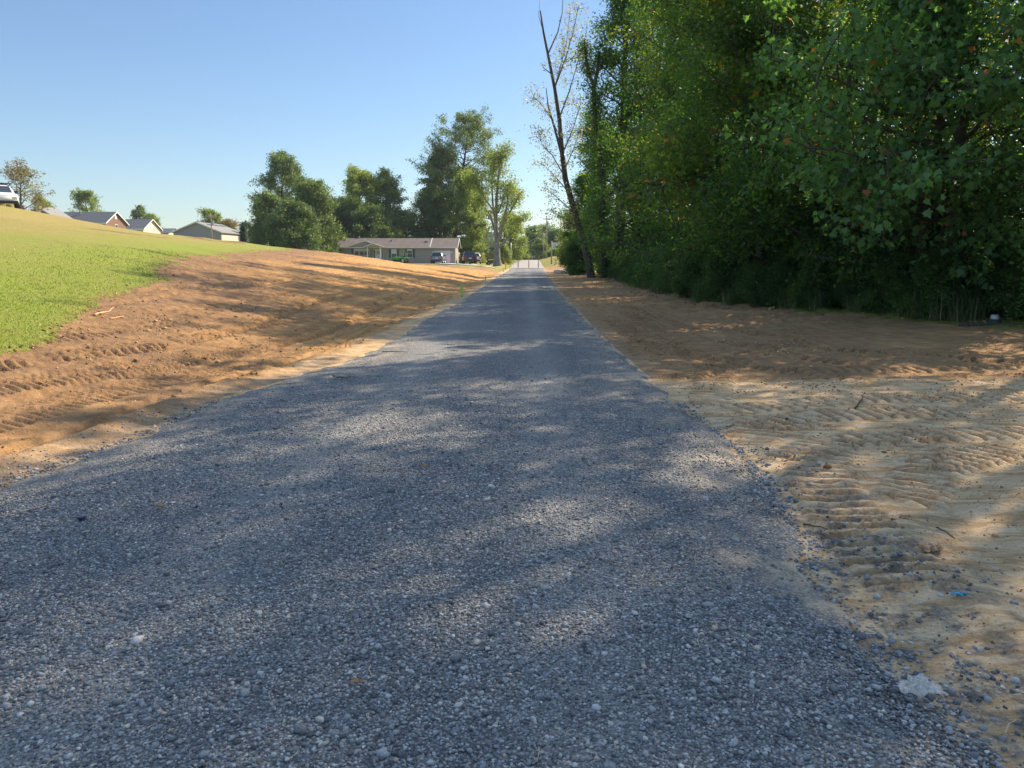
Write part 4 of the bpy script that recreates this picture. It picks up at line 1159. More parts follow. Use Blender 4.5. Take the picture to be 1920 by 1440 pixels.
def lapped(mb, x0, x1, y, z0, z1, step=.2, d=.02):
    """lap siding on a wall facing -y, courses as wedges"""
    z = z0
    while z < z1 - .02:
        z2 = min(z + step, z1)
        mb.prism([(y - d, z), (y, z2), (y + .06, z2), (y + .06, z)], x0, x1, 'x')
        z = z2
def gable_roof(mb, x0, x1, y0, y1, ze, zr, th=.14, oh=.35, axis='x'):
    """slab gable roof, ridge along axis"""
    if axis == 'x':
        ym = (y0 + y1) / 2; sl = (zr - ze) / (ym - y0)
        a = y0 - oh; za = ze - sl * oh; b = y1 + oh
        mb.prism([(a, za), (ym, zr), (ym, zr - th), (a, za - th)], x0 - oh, x1 + oh, 'x')
        mb.prism([(ym + .003, zr), (b, za), (b, za - th), (ym + .003, zr - th)], x0 - oh, x1 + oh, 'x')
    else:
        xm = (x0 + x1) / 2; sl = (zr - ze) / (xm - x0)
        a = x0 - oh; za = ze - sl * oh; b = x1 + oh
        mb.prism([(a, za), (xm, zr), (xm, zr - th), (a, za - th)], y0 - oh, y1 + oh, 'y')
        mb.prism([(xm + .003, zr), (b, za), (b, za - th), (xm + .003, zr - th)], y0 - oh, y1 + oh, 'y')
def window(par, x, y, z, w_, h, sh=False, blind=.0, mull=1):
    f = MB()
    t_ = .07
    f.box(x - w_ / 2, x + w_ / 2, y - .05, y + .02, z + h - t_, z + h).box(x - w_ / 2, x + w_ / 2, y - .06, y + .02, z, z + t_)
    for k in range(mull + 1):
        xx = x - w_ / 2 + k * (w_ - t_) / mull
        f.box(xx, xx + t_, y - .045, y + .02, z + t_, z + h - t_)
    f.box(x - w_ / 2 + t_, x + w_ / 2 - t_, y - .04, y + .02, z + h * .5, z + h * .5 + .04)
    wd = f.build('window', M['white'], par)
    MB().box(x - w_ / 2 + .03, x + w_ / 2 - .03, y - .012, y + .015, z + .03, z + h - .03).build('pane', M['glass'], wd)
    if blind: MB().box(x - w_ / 2 + t_, x + w_ / 2 - t_, y - .022, y - .014, z + h * (1 - blind), z + h - t_).build('blind', M['white'], wd)
    if sh:
        for s_ in (-1, 1):
            xc = x + s_ * (w_ / 2 + .2); s2 = MB()
            s2.box(xc - .16, xc + .16, y - .035, y, z, z + h)
            k = z + .06
            while k < z + h - .08:
                s2.box(xc - .12, xc + .12, y - .05, y - .034, k, k + .05); k += .1
            s2.build('shutter', M['shutter'], par)

# --- tan ranch house; local origin at the front right (garage) corner
hp = at(854, 494, 122)
hz = gz(-15, 122)
H0 = empty('ranch_house', (hp.x, 122, hz), math.radians(1.6), 'long low tan ranch house with brown shingle roof and white garage door', 'house')
k6 = 122 / F_PX / 6
X = lambda p6: (p6 - 1525) * k6
W0 = X(95); D0 = 8.2
eave = 2.62 + (hp.z - hz); ridge = eave + 1.45
eave = at(854, 463.3, 122).z - hz; ridge = at(862, 446.5, 126).z - hz
mb = MB()
lapped(mb, W0, 0, 0, -.3, eave)
mb.box(W0, 0, .061, .2, -.3, eave); mb.box(W0, 0, D0 - .2, D0, -.3, eave)
mb.box(W0, W0 + .2, .2, D0 - .2, -.3, eave); 
z = -.3
mb.box(-.2, -.021, .2, D0 - .2, -.3, eave)
z = -.3
while z < eave: mb.prism([(-.02, z), (0.012, z), (-.02, min(z + .2, eave))], .2, D0 - .2, 'y'); z += .2
for xx in (W0, -.2): mb.prism([(0.05, eave), (D0, eave), (D0 / 2, ridge - .12)], xx, xx + .19, 'x')
mb.build('wall', M['siding'], H0)
mb = MB()
gable_roof(mb, W0, 0, 0, D0, eave + .14, ridge, .14, .4)
rf = mb.build('roof', M['shingle'], H0)
v = MB()
for p6, dz in ((405, .1), (1180, -.75), (1200, -.75), (795, -.55)):
    yy = 4.1 if dz > 0 else 4.1 + dz / .36 * 1.0
    zz = ridge + dz - .12
    v.box(X(p6) - .12, X(p6) + .12, yy - .12, yy + .12, zz, zz + .38)
v.build('roof_vent', M['lightroof'], rf)
mb = MB(); mb.prism([(-.42, eave - .02), (4.1, ridge + .012), (4.1, ridge + .03), (-.42, eave + .01)], X(1246) - .05, X(1246) + .05, 'x'); mb.build('ridge_strip', M['white'], rf)
mb = MB()
mb.box(W0 - .42, .42, -.46, -.40, eave - .17, eave + .02)
for xx in (.40,): # rake boards on the gable towards the road
    mb.prism([(-.46, eave - .16), (D0 / 2, ridge - .16), (D0 / 2, ridge + .02), (-.46, eave + .02)], xx, xx + .05, 'x')
    mb.prism([(D0 + .46, eave - .16), (D0 + .46, eave + .02), (D0 / 2 + .003, ridge + .02), (D0 / 2 + .003, ridge - .16)], xx, xx + .05, 'x')
mb.box(-.06, .03, -.05, .03, -.3, eave - .1); mb.box(W0 - .03, W0 + .06, -.05, .03, -.3, eave - .1)
mb.build('fascia', M['white'], H0)
# garage door
g0, g1 = X(1290), X(1470); gt = (445 - 305) * k6
mb = MB(); mb.box(g0, g0 + .12, -.09, .0, 0, gt + .12).box(g1 - .12, g1, -.09, .0, 0, gt + .12).box(g0 + .12, g1 - .12, -.09, .0, gt, gt + .12)
gd = MB()
for i_ in range(4):
    zz = i_ * gt / 4
    gd.box(g0 + .12, g1 - .12, -.045, .02, zz, zz + gt / 4 - .015)
    for j_ in range(4):
        xx = g0 + .2 + j_ * (g1 - g0 - .3) / 4
        gd.box(xx, xx + (g1 - g0) / 4 - .18, -.06, -.044, zz + .1, zz + gt / 4 - .12)
o = gd.build('garage_door', M['white'], H0); mb.build('door_frame', M['white'], o)
for p6 in (1275, 1487):
    MB().box(X(p6) - .07, X(p6) + .07, -.18, -.03, gt - .25, gt + .05).build('wall_lamp', M['white'], H0)
window(H0, X(845), -.03, 1.0, .85, 1.35, True, .55)
window(H0, X(1020), -.03, 1.0, .85, 1.35, True, .2)
window(H0, X(487), -.03, 1.35, 2.35, 1.05, False, .35, 3)
window(H0, X(202), -.03, 1.5, .9, .9, True, .8)
MB().box(X(395) - .28, X(395), -.05, -.01, 1.35, 2.4).build('shutter', M['shutter'], H0)
# entry with sidelights and wreath
dr_ = MB().box(X(672) - .45, X(672) + .45, -.07, 0, .35, 2.35).build('front_door', M['white'], H0)
ring = [(X(672) + .2 * math.cos(a), -.1, 1.75 + .2 * math.sin(a)) for a in np.linspace(0, 2 * math.pi, 17)]
MB().tube(ring, .045, 6, False).build('wreath', M['leaf_evergreen'], dr_)
for s_ in (-1, 1):
    f = MB().box(X(672) + s_ * .62 - .13, X(672) + s_ * .62 + .13, -.06, 0, .35, 2.35).build('sidelight', M['white'], H0)
    MB().box(X(672) + s_ * .62 - .08, X(672) + s_ * .62 + .08, -.075, -.055, .9, 2.2).build('pane', M['glass'], f)
# big shallow gable over the living room and the little porch gable
def small_gable(xa, xb, y0, ze, zr, name, fill):
    mb = MB(); xm = (xa + xb) / 2
    mb.prism([(xa, ze), (xm, zr), (xb, ze)], y0 + .1, 2.6, 'y')
    gg = mb.build(name, M[fill], H0)
    mb = MB(); th = .13; sl = (zr - ze) / (xm - xa)
    mb.prism([(xa - .3, ze - .3 * sl + .02), (xm, zr + .02), (xm, zr + .02 + th), (xa - .3, ze - .3 * sl + .02 + th)], y0, y0 + .09, 'y')
    mb.prism([(xm + .002, zr + .02), (xb + .3, ze - .3 * sl + .02), (xb + .3, ze - .3 * sl + .02 + th), (xm + .002, zr + .02 + th)], y0, y0 + .09, 'y')
    mb.build('rake_trim', M['white'], gg)
    mb = MB()
    mb.prism([(xa - .3, ze - .3 * sl + .02), (xm, zr + .02), (xm, zr + th), (xa - .3, ze - .3 * sl + th)], y0 + .092, 3.6, 'y')
    mb.prism([(xm + .002, zr + .02), (xb + .3, ze - .3 * sl + .02), (xb + .3, ze - .3 * sl + th), (xm + .002, zr + th)], y0 + .092, 3.6, 'y')
    mb.build('roof', M['shingle'], gg)
small_gable(X(365), X(700), -.55, eave + .05, eave + .85, 'wide_gable', 'siding')
small_gable(X(555), X(725), -1.9, eave + .02, eave + .42, 'porch_gable', 'siding')
for p6 in (572, 714): MB().box(X(p6) - .07, X(p6) + .07, -1.85, -1.71, -.1, eave + .0).build('porch_post', M['white'], H0)
MB().box(X(545), X(735), -1.95, -.07, -.3, .33).build('porch_floor', M['concrete'], H0)
mb = MB(); 
for zz in (.95, .5): mb.box(X(580), X(706), -1.81, -1.77, zz, zz + .05)
for i_ in range(11): mb.box(X(580) + i_ * .165, X(580) + i_ * .165 + .03, -1.80, -1.78, .5, .97)
mb.build('porch_rail', M['white'], H0)

# concrete drive in front of the garage
d0 = at(822, 500, 108); d1 = at(880, 500, 108)
V = []
for (px, Y_) in ((815, 121.2), (905, 121.2), (897, 113), (885, 106), (935, 103), (945, 107)):
    q_ = at(px, 490, Y_); V.append((q_.x, Y_))
ys_ = np.linspace(103.5, 121.8, 26); 
xa = np.interp(ys_, [103.5, 107, 112, 121.8], [-6.9, -11.0, -12.8, -14.2]); xb = np.interp(ys_, [103.5, 107, 112, 121.8], [-3.4, -4.6, -6.5, -8.2])
us_ = np.linspace(0, 1, 12)
Vd = []
for y_, a_, b_ in zip(ys_, xa, xb):
    for u_ in us_:
        xx = a_ + (b_ - a_) * u_; Vd.append((xx, y_, gz(xx, y_) + .07))
qd = [(i_ * 12 + j_, i_ * 12 + j_ + 1, (i_ + 1) * 12 + j_ + 1, (i_ + 1) * 12 + j_) for i_ in range(25) for j_ in range(11)]
tag(mesh_np('driveway', np.array(Vd), np.array(qd), np.full(len(qd), 4), M['concrete'], smooth=True), kind='structure')

def box_house(name, label, x0, x1, y0, y1, z0, ze, zr, wall, roof, axis='x', oh=.35, trim=True):
    """gabled house; origin at front left ground corner"""
    h = empty(name, (x0, y0, z0), 0, label, 'house')
    w_, d = x1 - x0, y1 - y0; e = ze - z0; r_ = zr - z0
    mb = MB()
    mb.box(0, w_, 0, .2, -.5, e).box(0, w_, d - .2, d, -.5, e).box(0, .2, .2, d - .2, -.5, e).box(w_ - .2, w_, .2, d - .2, -.5, e)
    if axis == 'x':
        for xx in (0, w_ - .2): mb.prism([(0, e), (d, e), (d / 2, r_ - .15)], xx, xx + .2, 'x')
    else:
        for yy in (0, d - .2): mb.prism([(0, e), (w_, e), (w_ / 2, r_ - .15)], yy, yy + .2, 'y')
    mb.build('wall', M[wall], h)
    mb = MB(); gable_roof(mb, 0, w_, 0, d, e + .12, r_, .13, oh, axis)
    rf = mb.build('roof', M[roof], h)
    if trim:
        mb = MB()
        if axis == 'x':
            xx = w_ + oh
            mb.prism([(-oh - .05, e - .2), (d / 2, r_ - .2), (d / 2, r_ + .03), (-oh - .05, e + .03)], xx, xx + .06, 'x')
            mb.prism([(d + oh + .05, e - .2), (d + oh + .05, e + .03), (d / 2 + .003, r_ + .03), (d / 2 + .003, r_ - .2)], xx, xx + .06, 'x')
            mb.box(-oh, w_ + oh, -oh - .07, -oh - .01, e - .25, e + .0)
        else:
            mb.prism([(-oh - .05, e - .2), (w_ / 2, r_ - .2), (w_ / 2, r_ + .03), (-oh - .05, e + .03)], -oh - .06, -oh, 'y')
            mb.prism([(w_ + oh + .05, e - .2), (w_ + oh + .05, e + .03), (w_ / 2 + .003, r_ + .03), (w_ / 2 + .003, r_ - .2)], -oh - .06, -oh, 'y')
        mb.build('trim', M['white'], h)
    return h, w_, d, e, r_, rf
def ZY(px, py, Y_): return at(px, py, Y_).z
def XY(px, Y_): return at(px, 450, Y_).x
# brick house on the hill
bx0, bx1 = XY(106, 150), XY(200, 150)
h, w_, d, e, r_, rf = box_house('brick_house', 'red brick house with dark blue-grey roof showing its brick gable over the hill', bx0, bx1, 150, 158, ZY(200, 418, 150) - 2.6, ZY(200, 418, 150), ZY(215, 397, 154), 'brick', 'blueroof')
MB().box(w_ * .33, w_ * .33 + .22, 3.0, 3.22, r_ - .4, r_ + .35).build('vent_pipe', M['lightroof'], rf)
MB().box(w_ + .005, w_ + .06, d / 2 - .35, d / 2 + .35, e + .9, e + 1.7).build('gable_vent', M['white'], h)
wd = MB().box(w_ + .005, w_ + .06, d / 2 - .5, d / 2 + .5, e - 1.3, e - .1).build('window', M['white'], h)
MB().box(w_ + .055, w_ + .075, d / 2 - .4, d / 2 + .4, e - 1.2, e - .2).build('pane', M['glass'], wd)
wx0, wx1 = XY(56, 144), XY(112, 144)
h, w_, d, e, r_, rf = box_house('brick_cottage', 'brick cottage with light grey roof and white louvred gable facing front on the hill', XY(52, 144), XY(104, 144), 144, 149.4, ZY(80, 407, 144) - 2.6, ZY(80, 406, 144), ZY(77, 386.5, 144), 'brick', 'lightroof', 'y')
MB().box(w_ / 2 - .45, w_ / 2 + .45, -.06, -.005, e - .2, e + 1.2).build('gable_vent', M['white'], h)
MB().box(-1.5, -.75, 1, 1.8, e - 1, ZY(58, 384, 144) - h.location.z).build('chimney', M['brick'], h)
h, w_, d, e, r_, rf = box_house('gabled_house', 'small house with dark roof and cream gable right of the brick house', XY(222, 168), XY(270, 168), 168, 176, ZY(270, 429, 168) - 2.6, ZY(270, 429, 168), ZY(280, 411, 172), 'cream', 'blueroof')
MB().box(w_ + .005, w_ + .06, d / 2 - .4, d / 2 + .4, e + .3, e + 1.2).build('gable_vent', M['white'], h)
box_house('cottage', 'dark low roof just showing over the hill left of the grey barn', XY(290, 190), XY(316, 190), 190, 197, ZY(300, 438, 190) - 2.4, ZY(300, 437, 190), ZY(300, 428, 193), 'cream', 'blueroof', trim=False)
h, w_, d, e, r_, rf = box_house('metal_barn', 'wide grey metal barn with low pitched roof on the brow of the hill', XY(326, 140), XY(415, 140), 140, 151.5, ZY(400, 436, 140) - 3.2, ZY(400, 435.5, 140), ZY(374, 415.5, 140), 'greymetal', 'lightroof', 'y', .3)
MB().box(w_ + .003, w_ + .02, .3, d - .3, -.4, e - .45).build('side_panel', M['cream'], h)
mb = MB(); sl = (r_ - e) / (w_ / 2)
for k in range(3):
    u_ = w_ * .55 + k * .2; yy = 2.2 + k * 3.0
    mb.prism([(w_ / 2 + .8, r_ - .8 * sl + .02), (w_ / 2 + 1.4, r_ - 1.4 * sl + .02), (w_ / 2 + 1.4, r_ - 1.4 * sl + .1), (w_ / 2 + .8, r_ - .8 * sl + .1)], yy, yy + 2, 'y')
mb.build('roof_panel', M['darkroof'], rf)

# two storey white house behind the driveway
zb = gz(-12, 165)
h, w_, d, e, r_, rf = box_house('white_house', 'two storey white house with dark roof partly hidden behind the lopped maple', XY(874, 170), XY(936, 170), 170, 178, zb, ZY(900, 454, 170), ZY(900, 435, 174), 'white', 'darkroof')
mb = MB(); mb.prism([(w_ * .70, e + .1), (w_ * .78, r_ + .2), (w_ * .86, e + .1)], -.6, .2, 'y'); mb.build('dormer', M['white'], h)
MB().box(w_ * .32, w_ * .95, -1.9, -.4, 0, ZY(900, 472, 168) - zb).build('porch', M['tanwall'], h)
mb = MB(); ph = ZY(900, 472, 168) - zb; mb.prism([(-2.2, ph + .02), (-.02, ph + .85), (-.02, ph + .95), (-2.2, ph + .14)], w_ * .30, w_ * .97, 'x'); mb.build('porch_roof', M['darkroof'], h)
for u_ in (.08, .2): window(h, w_ * u_, -.03, 2.9, .9, 1.3)
# house seen through the trees on the right
zb = gz(11, 190)
h, w_, d, e, r_, rf = box_house('blue_roofed_house', 'pale house with steep blue-grey roof seen through the trees right of the utility poles', XY(1038, 195), XY(1062, 195), 195, 203, zb, ZY(1050, 469, 195), ZY(1050, 454, 199), 'paleblue', 'blueroof')
for u_ in (.3, .7): window(h, w_ * u_, -.03, .9, .9, 1.2)

# ------------------------------------------------------------------ vehicles
def paint(name, col, metal=.2, rough=.25):
    m, n, b, o = new_mat(name)
    t = tex_noise(n, 3, 3, .5, N(n, 'ShaderNodeTexCoord').outputs['Object'])
    L(n, ramp(n, t.outputs[0], [(.3, tuple(c * .93 for c in col)), (.7, col)]).outputs[0], b.inputs['Base Color'])
    b.inputs['Metallic'].default_value = metal; b.inputs['Roughness'].default_value = rough; b.inputs['Coat Weight'].default_value = .5
    return m
M['p_silver'] = paint('grey_car_paint', (.20, .215, .24), .6, .3)
M['p_dark'] = paint('dark_car_paint', (.03, .036, .05))
M['p_white'] = paint('white_car_paint', (.72, .72, .70), 0)
M['p_green'] = paint('green_tractor_paint', (.06, .30, .03), 0)
M['tyre'] = simple('tyre_rubber', (.02, .02, .02), .85)
M['rim'] = simple('alloy_rim', (.45, .45, .46), .35, .7)
M['carglass'] = simple('car_glass', (.04, .055, .07), .05, var=.05)
M['tail'] = simple('tail_lamp', (.35, .02, .02), .3)
M['lampglass'] = simple('lamp_glass', (.7, .7, .68), .15)
M['plastic'] = simple('black_plastic', (.03, .03, .032), .5)
def wheel(par, x, y, r_=.36, w_=.24):
    s_ = 1 if y > 0 else -1
    t_ = MB()
    prof = [(r_ * .62, 0), (r_ * .93, 0), (r_, w_ * .18), (r_, w_ * .82), (r_ * .93, w_), (r_ * .62, w_)]
    n = 24; vs = []
    for k in range(n):
        a = 2 * math.pi * k / n
        for (rr, ww) in prof: vs.append((x + math.cos(a) * rr, y - s_ * (w_ / 2) + s_ * ww, r_ + math.sin(a) * rr))
    fs = [(k * 6 + i_, k * 6 + (i_ + 1) % 6, ((k + 1) % n) * 6 + (i_ + 1) % 6, ((k + 1) % n) * 6 + i_) for k in range(n) for i_ in range(6)]
    t_.add(vs, fs); wo = t_.build('wheel', M['tyre'], par, bevel=0)
    m_ = MB(); yo = y + s_ * w_ * .3
    m_.tube([(x, yo - s_ * .05, r_), (x, yo, r_)], r_ * .6, 20)
    for k in range(5):
        a = 2 * math.pi * k / 5
        m_.tube([(x, yo + s_ * .02, r_), (x + math.cos(a) * r_ * .55, yo + s_ * .02, r_ + math.sin(a) * r_ * .55)], .03, 4)
    m_.build('rim', M['rim'], wo)
def loft(sections, close=True):
    """sections: list of (x, [(y,z)...]) rings of equal length"""
    mb = MB(); n = len(sections[0][1]); vs = []
    for x, ring in sections: vs += [(x, a, b) for a, b in ring]
    fs = [(i_ * n + k, i_ * n + (k + 1) % n, (i_ + 1) * n + (k + 1) % n, (i_ + 1) * n + k) for i_ in range(len(sections) - 1) for k in range(n)]
    fs += [tuple(range(n - 1, -1, -1)), tuple(range((len(sections) - 1) * n, len(sections) * n))]
    return mb.add(vs, fs)
def ring(wd, z0, z1, tumble=.08, r_=.12):
    a = wd / 2; b = a - tumble
    return [(-a + .06, z0), (-a, z0 + r_), (-a, (z0 + z1) / 2), (-b, z1 - r_ * .6), (-b + r_, z1), (b - r_, z1), (b, z1 - r_ * .6), (a, (z0 + z1) / 2), (a, z0 + r_), (a - .06, z0)]
def vehicle(name, label, loc, heading, mat, kind):
    """local +x is forward"""
    v = empty(name, loc, heading, label, 'pickup truck' if kind == 'pickup' else 'car')
    if kind == 'suv':
        Ln, wd = 4.7, 1.86
        body = [(-2.35, ring(wd - .1, .42, 1.0)), (-2.28, ring(wd, .34, 1.08)), (-1.0, ring(wd, .30, 1.1)), (.9, ring(wd, .30, 1.08)), (1.3, ring(wd, .30, 1.06)), (2.1, ring(wd - .06, .32, .95)), (2.33, ring(wd - .25, .42, .78))]
        cab = [(-2.2, ring(wd - .16, 1.06, 1.12, .05, .03)), (-1.9, ring(wd - .2, 1.06, 1.66, .18)), (-1.3, ring(wd - .18, 1.06, 1.75, .2)), (0, ring(wd - .18, 1.06, 1.76, .2)), (.45, ring(wd - .18, 1.06, 1.68, .2)), (1.25, ring(wd - .2, 1.0, 1.08, .05, .03))]
        wx = (-1.42, 1.42)
    elif kind == 'pickup':
        Ln, wd = 5.7, 1.98
        body = [(-2.85, ring(wd - .04, .55, 1.22, .02, .08)), (-2.8, ring(wd, .5, 1.26, .02, .08)), (-.6, ring(wd, .45, 1.27, .02, .08)), (1.2, ring(wd, .45, 1.22, .05)), (1.6, ring(wd, .45, 1.2, .06)), (2.6, ring(wd - .06, .45, 1.12, .08)), (2.85, ring(wd - .2, .5, .98, .08))]
        cab = [(-.9, ring(wd - .16, 1.22, 1.28, .05, .03)), (-.75, ring(wd - .2, 1.22, 1.84, .16)), (-.3, ring(wd - .2, 1.22, 1.9, .18)), (.6, ring(wd - .2, 1.22, 1.9, .18)), (.85, ring(wd - .2, 1.22, 1.82, .18)), (1.55, ring(wd - .22, 1.15, 1.24, .05, .03))]
        wx = (-1.8, 1.85)
    bo = loft(body).build('body', M[mat], v, True, .0)
    c = loft(cab).build('cabin', M[mat], v, False)
    # glass: side strips, rear and front screens set proud of the cabin
    x0, x1, zt, zb = cab[1][0], cab[-2][0], cab[2][1][4][1], cab[0][1][0][1]
    hw = cab[2][1][7][0]
    for s_ in (-1, 1):
        g = MB(); yb = s_ * (wd / 2 - .10 + .012); ymid = s_ * (wd / 2 - .1 + .012); yt = s_ * (wd / 2 - .27)
        g.add([(x0 + .05, yb, zb + .12), (x1 + .3, yb, zb + .12), (x1 - .05, yt, zt - .13), (x0 + .2, yt, zt - .13), (x0 + .05, yb - s_ * .02, zb + .12), (x1 + .3, yb - s_ * .02, zb + .12), (x1 - .05, yt - s_ * .02, zt - .13), (x0 + .2, yt - s_ * .02, zt - .13)], [(0, 1, 2, 3), (7, 6, 5, 4), (0, 4, 5, 1), (1, 5, 6, 2), (2, 6, 7, 3), (3, 7, 4, 0)])
        g.build('side_window', M['carglass'], v)
    def screen(xa, za, xb, zb_, wa, wb, off, nm):
        g = MB(); g.add([(xa + off, -wa, za), (xa + off, wa, za), (xb + off, wb, zb_), (xb + off, -wb, zb_), (xa, -wa, za), (xa, wa, za), (xb, wb, zb_), (xb, -wb, zb_)], [(0, 1, 2, 3), (7, 6, 5, 4), (0, 4, 5, 1), (1, 5, 6, 2), (2, 6, 7, 3), (3, 7, 4, 0)])
        g.build(nm, M['carglass'], v)
    screen(cab[0][0] + .02, zb + .1, cab[1][0] + .02, zt - .14, .7, .62, -.05, 'rear_window')
    screen(cab[-1][0] - .12, zb + .08, cab[-2][0] + .08, zt - .12, .74, .64, .05, 'windscreen')
    for s_ in (-1, 1):
        xr = body[0][0]
        MB().box(xr - .03, xr + .06, s_ * (wd / 2 - .12) - .1, s_ * (wd / 2 - .12) + .1, .78, 1.12).build('tail_light', M['tail'], v)
        xf = body[-1][0]
        MB().box(xf - .12, xf + .02, s_ * (wd / 2 - .32) - .16, s_ * (wd / 2 - .32) + .16, .68, .86).build('headlight', M['lampglass'], v)
        MB().box(x1 + .1, x1 + .28, s_ * (wd / 2 + .02) - .1 , s_ * (wd / 2 + .02) + .1, zb + .08, zb + .26).build('mirror', M['plastic'], v)
    MB().box(body[0][0] - .12, body[0][0] + .1, -wd / 2 + .05, wd / 2 - .05, .42, .62).build('rear_bumper', M['plastic'], v)
    MB().box(body[-1][0] - .05, body[-1][0] + .07, -wd / 2 + .12, wd / 2 - .12, .4, .58).build('front_bumper', M['plastic'], v)
    MB().box(body[0][0] - .035, body[0][0] - .005, -.16, .16, .78, .9).build('number_plate', M['white'], v)
    for x in wx:
        for y in (-wd / 2 + .1, wd / 2 - .1): wheel(v, x, y, .40 if kind == 'pickup' else .36)
    if kind == 'pickup':
        b2 = MB().box(-2.74, -.95, -wd / 2 + .14, wd / 2 - .14, 1.262, 1.285).build('bed_cover', M['plastic'], v)
    return v
def on_ground(px, Y_, dz=.07): q_ = at(px, 490, Y_); return (q_.x, Y_, gz(q_.x, Y_) + dz)
vehicle('parked_suv', 'silver grey SUV parked in front of the white garage door, seen from behind', on_ground(822, 117.5), math.radians(90), 'p_silver', 'suv')
vehicle('pickup_truck', 'dark pickup truck parked at the right end of the ranch house, tail towards the road', on_ground(880, 118), math.radians(97), 'p_dark', 'pickup')
vehicle('parked_suv', 'dark SUV parked just behind and left of the dark pickup truck', on_ground(876, 126), math.radians(95), 'p_dark', 'suv')
vehicle('parked_car', 'white car mostly hidden at the right side of the dark pickup truck', on_ground(891, 123), math.radians(93), 'p_white', 'suv')
tp = at(-2, 388, 56)
v = vehicle('utility_truck', 'white work pickup with dark equipment box on the hilltop at the left edge', (tp.x, 56, gz(tp.x, 56) - .02), math.radians(-50), 'p_white', 'pickup')
_h = math.radians(-50)
v.rotation_euler = (0, math.atan2(gz(tp.x - 1.8 * math.cos(_h), 56 - 1.8 * math.sin(_h)) - gz(tp.x + 1.8 * math.cos(_h), 56 + 1.8 * math.sin(_h)), 3.6), _h)
MB().box(-2.7, -1.05, -.8, .8, 1.29, 2.25).build('equipment_box', M['p_dark'], v, bevel=.04)
mb = MB()
for xx in (-1.0, .9):
    mb.box(xx - .03, xx + .03, -.8, .8, 1.95, 2.01)
mb.box(-1.0, .9, -.75, -.69, 1.9, 1.96).box(-1.0, .9, .69, .75, 1.9, 1.96)
mb.build('roof_rack', M['plastic'], v)

# green garden tractor by the house
gp = at(752, 484, 116)
g = empty('garden_tractor', (gp.x, 116, gz(gp.x, 116) + .02), math.radians(160), 'green garden tractor with black seat standing in front of the ranch house windows', 'tractor')
bo = loft([(.1, ring(.7, .45, .95, .05, .05)), (.9, ring(.6, .45, 1.0, .06, .08)), (1.5, ring(.5, .5, .86, .06, .08))]).build('bonnet', M['p_green'], g, True)
loft([(-.9, ring(1.3, .75, .86, .02, .03)), (-.2, ring(1.3, .7, .95, .05, .05))]).build('fender', M['p_green'], g)
loft([(-.75, ring(.55, .95, 1.06, .02, .03)), (-.2, ring(.5, .95, 1.04, .02, .03))]).build('seat', M['plastic'], g)
MB().box(-.82, -.72, -.26, .26, 1.02, 1.5).build('backrest', M['plastic'], g, bevel=.03)
MB().tube([(.15, 0, .9), (-.02, 0, 1.2)], .02, 6).tube([(-.02 + .1 * math.cos(a), .18 * math.sin(a), 1.2 + .1 * math.cos(a)) for a in np.linspace(0, 6.28, 13)], .015, 5, False).build('steering_wheel', M['plastic'], g)
MB().box(-.9, 1.4, -.22, .22, .3, .5).build('chassis', M['plastic'], g)
for x, y, r_ in ((-.6, .52, .42), (-.6, -.52, .42), (1.1, .4, .25), (1.1, -.4, .25)): wheel(g, x, y, r_, .22)
MB().tube([(-.5, -.5, .9), (-.5, -.5, 1.9), (-.5, .5, 1.9), (-.5, .5, .9)], .03, 6).build('roll_bar', M['p_green'], g)
# riding mower on the lawn beside the maple
gp = at(920, 488, 128)
g = empty('riding_mower', (gp.x, 128, gz(gp.x, 128)), math.radians(20), 'small dark riding mower on the lawn left of the lopped maple', 'mower')
loft([(.1, ring(.6, .35, .8, .05, .05)), (1.0, ring(.5, .35, .72, .06, .08))]).build('bonnet', M['plastic'], g, True)
MB().box(-.6, .3, -.55, .55, .14, .28).build('deck', M['plastic'], g, bevel=.04)
MB().box(-.55, -.1, -.25, .25, .65, .75).box(-.6, -.5, -.25, .25, .7, 1.15).box(-.5, .1, -.2, .2, .28, .65).build('seat', M['plastic'], g, bevel=.02)
MB().tube([(.12, 0, .7), (-.02, 0, 1.0)], .02, 6).build('steering_wheel', M['plastic'], g)
for x, y, r_ in ((-.45, .42, .26), (-.45, -.42, .26), (.8, .35, .19), (.8, -.35, .19)): wheel(g, x, y, r_, .16)

# ------------------------------------------------------------------ stakes, posts, poles
M['st_green'] = simple('fluorescent_green_paint', (.35, .85, .10), .6)
M['st_lime'] = simple('lime_flag', (.65, .80, .25), .6)
M['st_orange'] = simple('orange_flag', (.85, .30, .05), .6)
M['st_pink'] = simple('pink_flag', (.85, .30, .55), .6)
M['st_teal'] = simple('teal_flag', (.05, .50, .36), .6)
M['wood'] = simple('weathered_wood', (.34, .28, .21), .85, var=.2, scale=12)
M['rust'] = simple('rusty_red_steel', (.19, .065, .05), .75, var=.25, scale=12)
M['steel'] = simple('galvanised_steel', (.42, .43, .42), .5, .5)
def stake(px, py, top, Y_, mat, label, wd=.05, lean=0):
    b = at(px, py, Y_); z0 = gz(b.x, Y_) - .02
    hgt = at(px, top, Y_).z - z0
    o = empty('survey_stake', (b.x, Y_, z0), random.uniform(-.3, .3), label, 'stake')
    o.rotation_euler = (0, lean, random.uniform(-.3, .3))
    MB().prism([(-wd / 2, .03), (0, -.12), (wd / 2, .03), (wd / 2, hgt), (-wd / 2, hgt)], -.012, .012, 'y').build('lath', M['wood'], o)
    MB().box(-wd / 2 - .006, wd / 2 + .006, -.018, .018, hgt * .12, hgt + .01).build('paint_flag', M[mat], o)
def gy(px, py): return hit(px, py).y
stake(866, 556, 535, gy(866, 556), 'st_green', 'bright green survey stake, nearest one on the left verge', .055)
